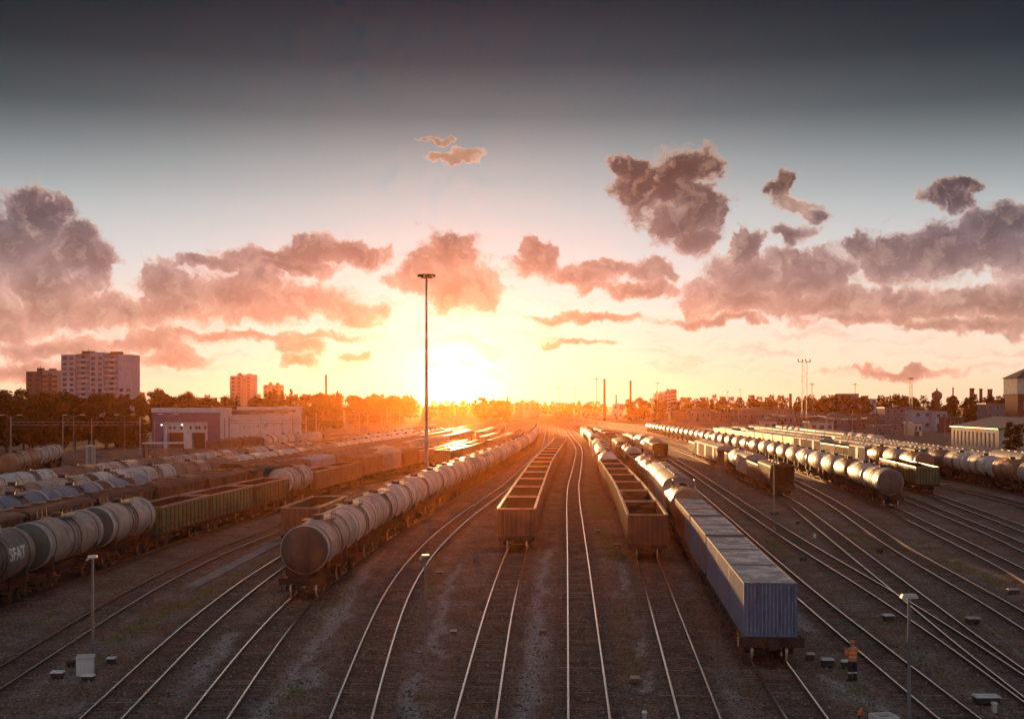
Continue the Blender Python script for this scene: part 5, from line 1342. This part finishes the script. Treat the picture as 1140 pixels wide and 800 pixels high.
tag(root, 'very tall floodlight mast standing against the sun', 'light mast')
def lattice(u, y, vt, wd, label, twin=False):
    top = H + (450 - vt) / F * y + .25; root = empty('lattice_mast', (px_x(u, y), y, -.25)); m = MB(); w_ = wd / 2
    for sx in (-1, 1):
        for sy in (-1, 1): m.tube((sx * w_, sy * w_, 0), (sx * w_ * (.9 if twin else .6), sy * w_ * .6, top), .10, n=4, cap=False)
    n = int(top / (wd * 1.1))
    for k in range(n):
        z0 = top * k / n; z1 = top * (k + 1) / n
        for sy in (-1, 1): s_ = 1 if k % 2 else -1; m.bar((-s_ * w_ * .9, sy * w_ * .8, z0), (s_ * w_ * .9, sy * w_ * .8, z1), .07, .07)
        for sx in (-1, 1): m.bar((sx * w_ * .85, -w_ * .8, z0), (sx * w_ * .85, w_ * .8, z1), .07, .07)
    link('lattice', m.mesh('lattice', [M_steel]), root)
    if twin:
        for sx in (-1.6, 1.6): m = MB(); m.box(sx - 1.0, sx + 1.0, -.6, .6, top, top + .25); m.tube((sx - .9, 0, top + .2), (sx - 1.2, 0, top + 1.4), .22, n=6); m.tube((sx + .9, 0, top + .2), (sx + .8, 0, top + 1.3), .22, n=6); link('lamp_cluster', m.mesh('lamp_cluster', [M_dark]), root)
    else: flood_head(root, top + .3, 5, .9, .9)
    tag(root, label, 'lattice mast')
lattice(895.5, 520, 403, 2.2, 'tall twin-legged lattice light mast behind the boxcars', True)
lattice(904, 760, 428, 1.2, 'smaller lattice mast just right of the twin-legged one')
lattice(1014, 600, 422, 1.6, 'lattice mast with round head above the right sheds')
lattice(952, 900, 428, .7, 'very thin lattice mast on the skyline behind the works block')
lattice(732, 820, 427, .7, 'thin mast in front of the narrow sunlit tower')
for (u, y, vt, lab) in [(622, 700, 430, 'faint thin light pole left of the two tall chimneys'), (640, 780, 431, 'faint thin light pole, middle one near the vanishing tracks'), (664, 620, 421, 'faint thin light pole just left of the tall chimney'),
                       (810, 900, 436, 'thin pole over the trees behind the blue hall'), (824, 900, 433, 'slightly taller thin pole over the trees behind the blue hall')]:
    top = H + (450 - vt) / F * y; root = empty('light_pole', (px_x(u, y), y, -.25)); link('pole', pole_mesh(top, .22, .12, 8), root); flood_head(root, top, 4, .6, .8); tag(root, lab, 'light pole')

# yard lamp posts in front: tapered pole with a flat head
def yard_lamp(x, y, zt, label, wide=.6, T_=False):
    root = empty('lamp_post', (x, y, -.25)); link('pole', pole_mesh(zt + .15, .075, .05, 12), root)
    m = MB(); m.tube((0, 0, 0), (0, 0, .35), .13, n=10); link('base', m.mesh('base', [M_conc]), root)
    m = MB()
    if T_: m.hexa([(-wide / 2, -.14, zt + .18), (wide / 2, -.14, zt + .18), (wide / 2, .14, zt + .18), (-wide / 2, .14, zt + .18), (-wide / 2 * .8, -.1, zt + .32), (wide / 2 * .8, -.1, zt + .32), (wide / 2 * .8, .1, zt + .32), (-wide / 2 * .8, .1, zt + .32)]); m.tube((0, 0, zt + .02), (0, 0, zt + .19), .07, n=10)
    else: m.tube((0, 0, zt + .1), (0, 0, zt + .16), .09, .22, n=14); m.tube((0, 0, zt + .16), (0, 0, zt + .25), .22, .20, n=14); m.tube((-.16, 0, zt + .13), (-.28, 0, zt + .03), .05, n=6)
    link('lamp_head', m.mesh('lamp_head', [M_white], smooth=True), root); tag(root, label, 'lamp post')
x, y = G(103, 745, -.2); yard_lamp(x, y, H - (618 - 450) / F * y, 'slim grey lamp post beside the white cabinet, lower left')
x, y = G(473.5, 727, -.2); yard_lamp(x, y, H - (617 - 450) / F * y, 'slim grey lamp post beside the curved bright track')
yard_lamp(px_x(1012, 44), 44, H - (663 - 450) / F * 44, 'grey lamp post with flat T-shaped head near the switch', .62, True)
yard_lamp(px_x(390, 150), 150, H - (548 - 450) / F * 150, 'short lamp post behind the lone brown gondola')
yard_lamp(px_x(862, 118), 118, H - (512 - 450) / F * 118, 'thin lamp post just left of the dark hopper wagon')
for (u, y, lab) in [(12, 262, 'outermost left'), (82, 268, 'left of the white upright tank'), (139, 275, 'left of the depot front'), (187, 290, 'before the first depot gate'), (290, 300, 'before the depot side wall'), (315, 345, 'near the far end of the depot wall'), (400, 420, 'right of the depot in the orange haze')]:
    root = empty('street_lamp', (px_x(u, y), y, -.25)); link('pole', pole_mesh(9.6, .11, .07, 8), root)
    am = MB()
    for s_ in (-1, 1): am.tube((0, 0, 9.4), (s_ * 1.5, 0, 9.95), .05, n=5)
    link('arm', am.mesh('arm', [M_steel]), root); hm = MB(); hm.box(-.5, .5, -.2, .2, 9.85, 10.05); hme = hm.mesh('lamp_head', [M_white])
    for s_ in (-1, 1): link('lamp_head', hme, root, (s_ * 1.9, 0, 0))
    tag(root, 'double-armed street lamp with white heads, ' + lab, 'street lamp', 'double-armed lamps on the left')
# overhead line gantries
def gantry(x0, x1, y, h_, label):
    root = empty('catenary_gantry', (x0, y, -.25)); w_ = x1 - x0
    for x in (0, w_): m = MB(); m.box(x - .16, x + .16, -.16, .16, 0, h_ + 1.2); m.box(x - .35, x + .35, -.35, .35, 0, .5); link('mast', m.mesh('mast', [M_conc]), root)
    m = MB()
    for z in (h_, h_ - .8): m.box(0.16, w_ - .16, -.06, .06, z - .06, z + .06)
    n = int(w_ / 1.2)
    for k in range(n): m.bar((w_ * k / n + .16, 0, h_ - .8 if k % 2 else h_), (w_ * (k + 1) / n - .16, 0, h_ if k % 2 else h_ - .8), .06, .06)
    link('beam', m.mesh('beam', [M_steel]), root)
    nn = max(2, int(w_ / 6)); im = MB(); im.tube((0, 0, h_ - .8), (0, 0, h_ - 1.7), .05, n=5); ime = im.mesh('insulator', [M_dark])
    for k in range(nn): link('insulator', ime, root, (w_ * (k + .5) / nn, 0, 0))
    tag(root, label, 'gantry', 'overhead line gantries'); return root
GT = [(-134, -106, 250, 'concrete-legged gantry at the dark trees, nearest on the left'), (-124, -92, 300, 'second gantry at the left trees, beside the depot corner'), (-77, -56, 330, 'gantry over the far rows right in front of the depot wall'),
      (-76, -50, 420, 'hazy gantry past the far end of the depot'), (-72, -38, 520, 'hazy gantry between the depot and the light mast'), (-66, -30, 640, 'faint gantry left of the light mast near the sun'),
      (112, 140, 430, 'gantry left of the slotted warehouse'), (118, 146, 520, 'gantry behind the tiny cream hut'), (112, 150, 620, 'gantry right of the blue hall'), (116, 170, 700, 'farthest gantry before the right tree belt')]
for g_ in GT: gantry(g_[0], g_[1], g_[2], 8.0 + rs.uniform(-.3, .6), g_[3])
def wire(pts, label):
    m = MB()
    for p, q in zip(pts[:-1], pts[1:]):
        n = 6
        for k in range(n):
            a = Vector(p).lerp(Vector(q), k / n); b2 = Vector(p).lerp(Vector(q), (k + 1) / n); a.z -= .9 * 4 * (k / n) * (1 - k / n); b2.z -= .9 * 4 * ((k + 1) / n) * (1 - (k + 1) / n); m.tube(a, b2, .035, n=4, cap=False)
    o = link('overhead_wire', m.mesh('overhead_wire', [M_dark])); tag(o, label, 'overhead wire')
wire([(-120, 215, 8), (-120, 250, 7.3), (-108, 300, 7.3)], 'sagging overhead wire through the two nearest left gantries')
wire([(-66, 330, 7.2), (-62, 420, 7.2), (-52, 520, 7.2), (-46, 640, 7.2)], 'overhead wire running off between the gantries toward the sun')
wire([(126, 430, 7.2), (131, 520, 7.2), (132, 620, 7.2), (140, 700, 7.2)], 'overhead wire through the right gantries')
def wood_mast(x, y, h_, label):
    root = empty('catenary_mast', (x, y, -.25)); m = MB(); m.tube((0, 0, 0), (0, 0, h_), .17, .12, n=8); link('pole', m.mesh('pole', [M_conc], smooth=True), root)
    m = MB(); m.bar((0, 0, h_ - .8), (2.4, 0, h_ - .5), .07, .07); m.bar((0, 0, h_ - 2.0), (2.4, 0, h_ - .6), .06, .06); link('cantilever', m.mesh('cantilever', [M_steel]), root)
    tag(root, label, 'catenary mast', 'catenary masts')
for (u, y, lab) in [(70, 300, 'at the trees left of the white upright tank'), (102, 305, 'right behind the white upright tank'), (172, 285, 'before the lilac left end of the depot'), (250, 290, 'before the corner of the depot'), (323, 330, 'before the far half of the depot wall'),
                    (352, 400, 'just right of the depot'), (425, 480, 'in the haze left of the light mast'), (445, 560, 'in the bright haze by the light mast'),
                    (760, 640, 'left one behind the hazy hoppers'), (790, 600, 'behind the sunlit hoppers'), (822, 560, 'behind the sunlit tank tops'), (843, 540, 'left of the twin mast'), (925, 500, 'right of the twin mast'), (945, 470, 'behind the cream boxcars under the works block'),
                    (975, 460, 'left of the three-storey grey block'), (1008, 450, 'before the three-storey grey block'), (1035, 440, 'before the pale panelled blocks'), (1052, 430, 'just left of the warehouse')]:
    wood_mast(px_x(u, y), y, rs.uniform(8.5, 10), 'concrete catenary mast ' + lab)

# pillar with dark cabinet in the middle right
x, y = px_x(802, 206), 206; root = empty('signal_pillar', (x, y, -.25)); m = MB(); m.box(-.75, .75, -.6, .6, 0, 1.9); link('base', m.mesh('base', [M_conc]), root)
m = MB(); m.box(-.6, .6, -.45, .45, 1.903, 4.3); m.box(-.75, .75, -.6, .6, 4.303, 4.5); link('cabinet', m.mesh('cabinet', [M_dark]), root); tag(root, 'dark cabinet on a pale concrete pillar between the trains', 'signal pillar')

# ------------------------------------------------------------------ foreground boxes
def low_box(u, v, w_, d_, h_, lab, cat, nm, top=M_white, side=M_dark, feet=True, rz=0.0):
    x, y = G(u, v, -.2); root = empty(nm, (x, y, gz(x, y)), rz)
    m = MB(); m.box(-w_ / 2, w_ / 2, -d_ / 2, d_ / 2, .12 if feet else -.05, h_); link('box', m.mesh('box', [side]), root)
    m = MB(); m.hexa([(-w_ / 2 - .04, -d_ / 2 - .04, h_ + .002), (w_ / 2 + .04, -d_ / 2 - .04, h_ + .002), (w_ / 2 + .04, d_ / 2 + .04, h_ + .002), (-w_ / 2 - .04, d_ / 2 + .04, h_ + .002),
                      (-w_ / 2, -d_ / 2, h_ + .07), (w_ / 2, -d_ / 2, h_ + .07), (w_ / 2, d_ / 2, h_ + .07), (-w_ / 2, d_ / 2, h_ + .07)]); link('lid', m.mesh('lid', [top]), root)
    if feet:
        fm = MB(); fm.box(-.05, .05, -d_ / 2, d_ / 2, -.06, .118); fme = fm.mesh('foot', [side])
        for sx in (-1, 1): link('foot', fme, root, (sx * w_ * .32, 0, 0))
    tag(root, lab, cat); return root
low_box(95, 749, .74, .62, .80, 'white boxy relay cabinet at the foot of the lamp post, lower left', 'cabinet', 'relay_cabinet', M_white, M_white, False, .25)
low_box(64, 754, .50, .35, .28, 'low dark junction box left of the white relay cabinet', 'junction box', 'junction_box')
low_box(98, 757, .50, .32, .22, 'low white-lidded junction box right before the relay cabinet', 'junction box', 'junction_box')
low_box(79, 741, .34, .28, .24, 'small dark junction box just behind the relay cabinet', 'junction box', 'junction_box', M_dark)
low_box(124, 738, .34, .28, .28, 'small dark junction box right of the lamp post, lower left', 'junction box', 'junction_box')
low_box(902, 734, .34, .3, .3, 'small reddish box beside the blue container wagon', 'junction box', 'junction_box', M_white, WAGC['brown'])
low_box(921, 742, .52, .4, .38, 'white-lidded junction box between the container wagon and the worker', 'junction box', 'junction_box')
low_box(942, 744, .40, .3, .34, 'small white-lidded box directly behind the worker', 'junction box', 'junction_box')
low_box(707, 760, .38, .3, .3, 'brown junction box between the two central tracks, near the bottom', 'junction box', 'junction_box', M_rim, WAGC['brown'])
low_box(717.5, 799, .14, .14, .22, 'tiny white marker post at the bottom between the central tracks', 'marker', 'marker_post', M_white, M_white, False)
low_box(604, 706, .34, .3, .26, 'small brown junction box right of the central gondola track', 'junction box', 'junction_box', M_rim, WAGC['brown'])
low_box(505, 706, .30, .26, .2, 'small pale-lidded box left of the central gondola track', 'junction box', 'junction_box', M_white, WAGC['brown'])
low_box(489, 640, .42, .3, .25, 'small brown box next to the top of the middle lamp post', 'junction box', 'junction_box', M_rim, WAGC['brown'])
low_box(687, 608, .5, .3, .2, 'low rusty box left of the near gondola end', 'junction box', 'junction_box', M_rim, WAGC['rust red'])
low_box(665, 592, .4, .3, .2, 'low rusty box left of the gondola side, farther back', 'junction box', 'junction_box', M_rim, WAGC['rust red'])
low_box(894, 624, .5, .4, .25, 'low dark box beside the first switch track right of the containers', 'junction box', 'junction_box', M_dark)
low_box(888, 583, .34, .3, .35, 'small dark box between the switch tracks, upper one', 'junction box', 'junction_box', M_rim)
low_box(907, 598, .22, .2, .35, 'tiny pale post between the two diverging tracks', 'marker', 'marker_post', M_white, M_white, False)
low_box(979, 615, .5, .4, .4, 'dark box beside the track right of the switch', 'junction box', 'junction_box', M_dark)
low_box(1128, 660, .7, .4, .3, 'dark low box near the right edge, upper', 'junction box', 'junction_box', M_rim)
low_box(989, 690, .55, .45, .3, 'dark point machine box left of the T-shaped lamp head', 'point machine', 'point_machine')
r_ = low_box(1083, 694, .7, .5, .32, 'dark point machine with a long rod right of the switch', 'point machine', 'point_machine', M_rim)
x, y = G(1083, 694, -.2); m = MB(); m.tube((.35, 0, .25), (G(1140, 732, 0)[0] - x, G(1140, 732, 0)[1] - y, .22), .03, n=6); link('rod', m.mesh('rod', [M_steel]), r_)
low_box(1098, 783, .95, .5, .34, 'wide white-lidded point machine at the bottom right', 'point machine', 'point_machine')
low_box(1107, 791, .16, .16, .34, 'tiny white marker post beside the wide point machine', 'marker', 'marker_post', M_white, M_white, False)
low_box(862, 572, .9, .5, .2, 'flat dark cover in the ground before the dark hopper wagon', 'ground cover', 'ground_cover', M_dark, M_dark, False)
# open pale frame and orange post at the bottom edge
x, y = G(984, 806, -.2); root = empty('cable_frame', (x, y, -.25), .2); m = MB()
for a in (-.38, .38): m.box(a - .05, a + .05, -.4, .4, 0, .42)
m.box(-.33, .33, -.4, -.3, 0, .42); m.box(-.33, .33, .3, .4, 0, .42); link('frame', m.mesh('frame', [M_white]), root)
m = MB(); m.box(-.32, .32, -.29, .29, .1, .28); link('cover', m.mesh('cover', [M_conc]), root); tag(root, 'open pale box frame at the bottom edge below the worker', 'box frame')
M_orange = flat('signal_orange', (0.85, 0.20, 0.03), 0.5, var=.1)
x, y = G(955, 812, -.2); root = empty('marker_post', (x, y, -.25)); m = MB(); m.tube((0, 0, 0), (.06, 0, .62), .05, n=8); link('post', m.mesh('post', [M_dark]), root); m = MB(); m.tube((.03, 0, .62), (.16, 0, .88), .07, .05, n=8); link('cap', m.mesh('cap', [M_orange], smooth=True), root)
tag(root, 'small orange-topped post at the bottom edge left of the pale frame', 'marker')

# ------------------------------------------------------------------ worker
def skin(name, verts, edges, rad, mat, sub=2, root_i=0):
    me = bpy.data.meshes.new(name); me.from_pydata(verts, edges, []); o = bpy.data.objects.new(name, me); COL.objects.link(o)
    md = o.modifiers.new('s', 'SKIN'); md.use_smooth_shade = True
    for i, r_ in enumerate(rad): me.skin_vertices[0].data[i].radius = (r_, r_) if not isinstance(r_, tuple) else r_
    me.skin_vertices[0].data[root_i].use_root = True
    s_ = o.modifiers.new('d', 'SUBSURF'); s_.levels = sub; s_.render_levels = sub
    dg = bpy.context.evaluated_depsgraph_get(); out = bpy.data.meshes.new_from_object(o.evaluated_get(dg)); bpy.data.objects.remove(o); out.name = name
    out.materials.clear(); out.materials.append(mat); out.polygons.foreach_set('use_smooth', [True] * len(out.polygons)); return out
M_skin = flat('skin', (0.45, 0.26, 0.19), 0.5, var=.05); M_navy = flat('trouser_navy', (0.025, 0.028, 0.045), 0.8); M_vest = flat('vest_orange', (0.95, 0.20, 0.035), 0.6, var=.08)
M_refl = flat('reflective_tape', (0.75, 0.75, 0.75), 0.35, .3, var=.05); M_hair = flat('cap_dark', (0.05, 0.04, 0.04), .8); M_boot = flat('boot_black', (.02, .018, .018), .6)
x, y = G(949, 756.5, -.2); man = empty('person', (x, y, gz(x, y) + .01), R(200))
V = [(0, 0, .95), (0, 0, 1.12), (0, -.01, 1.30), (0, 0, 1.43), (0, .01, 1.50), (0, -.01, 1.56), (0, -.02, 1.66), (0, -.01, 1.73),
     (.10, 0, .90), (.12, -.02, .50), (.13, .02, .10), (.13, -.14, .05), (-.10, 0, .90), (-.11, .02, .50), (-.12, .06, .10), (-.12, -.10, .05),
     (.19, 0, 1.42), (.27, -.04, 1.16), (.17, -.27, 1.30), (.11, -.31, 1.38), (-.19, 0, 1.42), (-.34, -.10, 1.24), (-.22, -.30, 1.40), (-.14, -.30, 1.50)]
E_ = [(0, 1), (1, 2), (2, 3), (3, 4), (4, 5), (5, 6), (6, 7), (0, 8), (8, 9), (9, 10), (10, 11), (0, 12), (12, 13), (13, 14), (14, 15), (3, 16), (16, 17), (17, 18), (18, 19), (3, 20), (20, 21), (21, 22), (22, 23)]
Rd = [(.15, .11), (.14, .10), (.17, .11), (.14, .09), (.06, .06), (.06, .065), (.085, .10), (.06, .07), (.10, .10), .065, .045, .04, (.10, .10), .065, .045, .04, .065, .045, .032, .035, .065, .045, .032, .035]
for hi_, s_ in ((19, 1), (23, -1)):        # hand: four fingers and a thumb
    b0 = Vector(V[hi_])
    for f_ in range(4):
        a = b0 + Vector((-.03 + .018 * f_, -.03, .03)); b2 = a + Vector((-.01 * s_, -.025, .035 - .004 * abs(f_ - 1.5))); i = len(V); V += [tuple(a), tuple(b2)]; E_ += [(hi_, i), (i, i + 1)]; Rd += [.010, .008]
    a = b0 + Vector((.035 * s_, -.01, .01)); i = len(V); V.append(tuple(a)); E_.append((hi_, i)); Rd.append(.011)
body = link('body', skin('body', V, E_, Rd, M_skin), man)
def garment(name, rings, mat, parent=man, n=20):
    m = MB()
    for (cx, cy_, z, rx, ry) in rings:
        for k in range(n): t_ = 2 * PI * k / n; m.v.append((cx + rx * math.cos(t_), cy_ + ry * math.sin(t_), z))
    for i in range(len(rings) - 1):
        for k in range(n): m.face([i * n + k, i * n + (k + 1) % n, (i + 1) * n + (k + 1) % n, (i + 1) * n + k])
    return link(name, m.mesh(name, [mat], smooth=True), parent)
vest = garment('vest', [(0, 0, .88, .205, .155), (0, 0, 1.0, .20, .15), (0, 0, 1.15, .20, .15), (0, 0, 1.32, .22, .155), (0, 0, 1.42, .20, .14), (0, 0, 1.47, .11, .10)], M_vest)
garment('reflective_band', [(0, 0, 1.05, .205, .156), (0, 0, 1.10, .205, .156)], M_refl, vest); garment('reflective_band', [(0, 0, 1.24, .219, .162), (0, 0, 1.29, .224, .164)], M_refl, vest)
tr0 = garment('trousers', [(0, 0, .80, .20, .15), (0, 0, .90, .195, .145), (0, 0, .96, .19, .14)], M_navy)
for s_, yy in ((1, -.01), (-1, .02)):
    lg = garment('trouser_leg', [(s_ * .125, .02, .07, .085, .09), (s_ * .12, yy, .30, .085, .09), (s_ * .115, yy, .5, .095, .10), (s_ * .105, 0, .75, .11, .13), (s_ * .10, 0, .86, .11, .13)], M_navy)
    garment('reflective_band', [(s_ * .121, yy, .34, .095, .10), (s_ * .12, yy, .41, .097, .102)], M_refl, lg)
    bm_ = MB(); bm_.hexa([(s_ * .125 - .055, -.18, -.03), (s_ * .125 + .055, -.18, -.03), (s_ * .125 + .055, .12, -.03), (s_ * .125 - .055, .12, -.03), (s_ * .125 - .045, -.15, .07), (s_ * .125 + .045, -.15, .07), (s_ * .125 + .05, .11, .12), (s_ * .125 - .05, .11, .12)]); link('boot', bm_.mesh('boot', [M_boot]), man)
for s_, pts in ((1, [(.19, 0, 1.42), (.27, -.04, 1.16), (.175, -.26, 1.29)]), (-1, [(-.19, 0, 1.42), (-.34, -.10, 1.24), (-.225, -.29, 1.39)])):
    m = MB(); m.tube(pts[0], pts[1], .078, .062, n=10); m.tube(pts[1], pts[2], .062, .048, n=10); link('sleeve', m.mesh('sleeve', [M_vest], smooth=True), man)
garment('cap', [(0, -.02, 1.68, .104, .118), (0, -.01, 1.74, .098, .108), (0, -.01, 1.79, .07, .08), (0, -.01, 1.81, .01, .01)], M_orange)
m = MB(); m.box(-.08, .08, -.20, -.10, 1.685, 1.70); link('cap_peak', m.mesh('cap_peak', [M_orange]), man)
m = MB(); m.hexa([(-.014, -.135, 1.60), (.014, -.135, 1.60), (.01, -.10, 1.60), (-.01, -.10, 1.60), (-.006, -.11, 1.65), (.006, -.11, 1.65), (.006, -.10, 1.65), (-.006, -.10, 1.65)]); link('nose', m.mesh('nose', [M_skin]), man)
for s_ in (-1, 1):
    m = MB(); m.tube((s_ * .035, -.118, 1.65), (s_ * .035, -.10, 1.65), .012, n=8); link('eye', m.mesh('eye', [M_hair]), man)
    m = MB(); m.tube((s_ * .085, -.01, 1.64), (s_ * .10, 0, 1.64), .025, n=8); link('ear', m.mesh('ear', [M_skin]), man)
m = MB(); m.box(-.025, .025, -.122, -.10, 1.575, 1.585); link('mouth', m.mesh('mouth', [M_brick]), man)
tag(man, 'railway worker in orange vest and dark trousers, hands raised to the face', 'person')

# ------------------------------------------------------------------ air
hm_ = MB(); hm_.box(-1700, 1700, -80, 1900, -1.4, 40)
m = bpy.data.materials.new('haze_air'); m.use_nodes = True; m.node_tree.nodes.clear(); t = NT(m.node_tree)
pv = t.n('ShaderNodeVolumePrincipled'); pv.inputs['Color'].default_value = (1.0, 0.34, 0.08, 1); pv.inputs['Density'].default_value = HAZE; pv.inputs['Anisotropy'].default_value = 0.86
mo = t.n('ShaderNodeOutputMaterial'); t.link(pv.outputs[0], mo.inputs['Volume'])
hz = link('haze', hm_.mesh('haze', [m])); tag(hz, kind='stuff'); m.cycles.homogeneous_volume = True
print('trees', NT_)
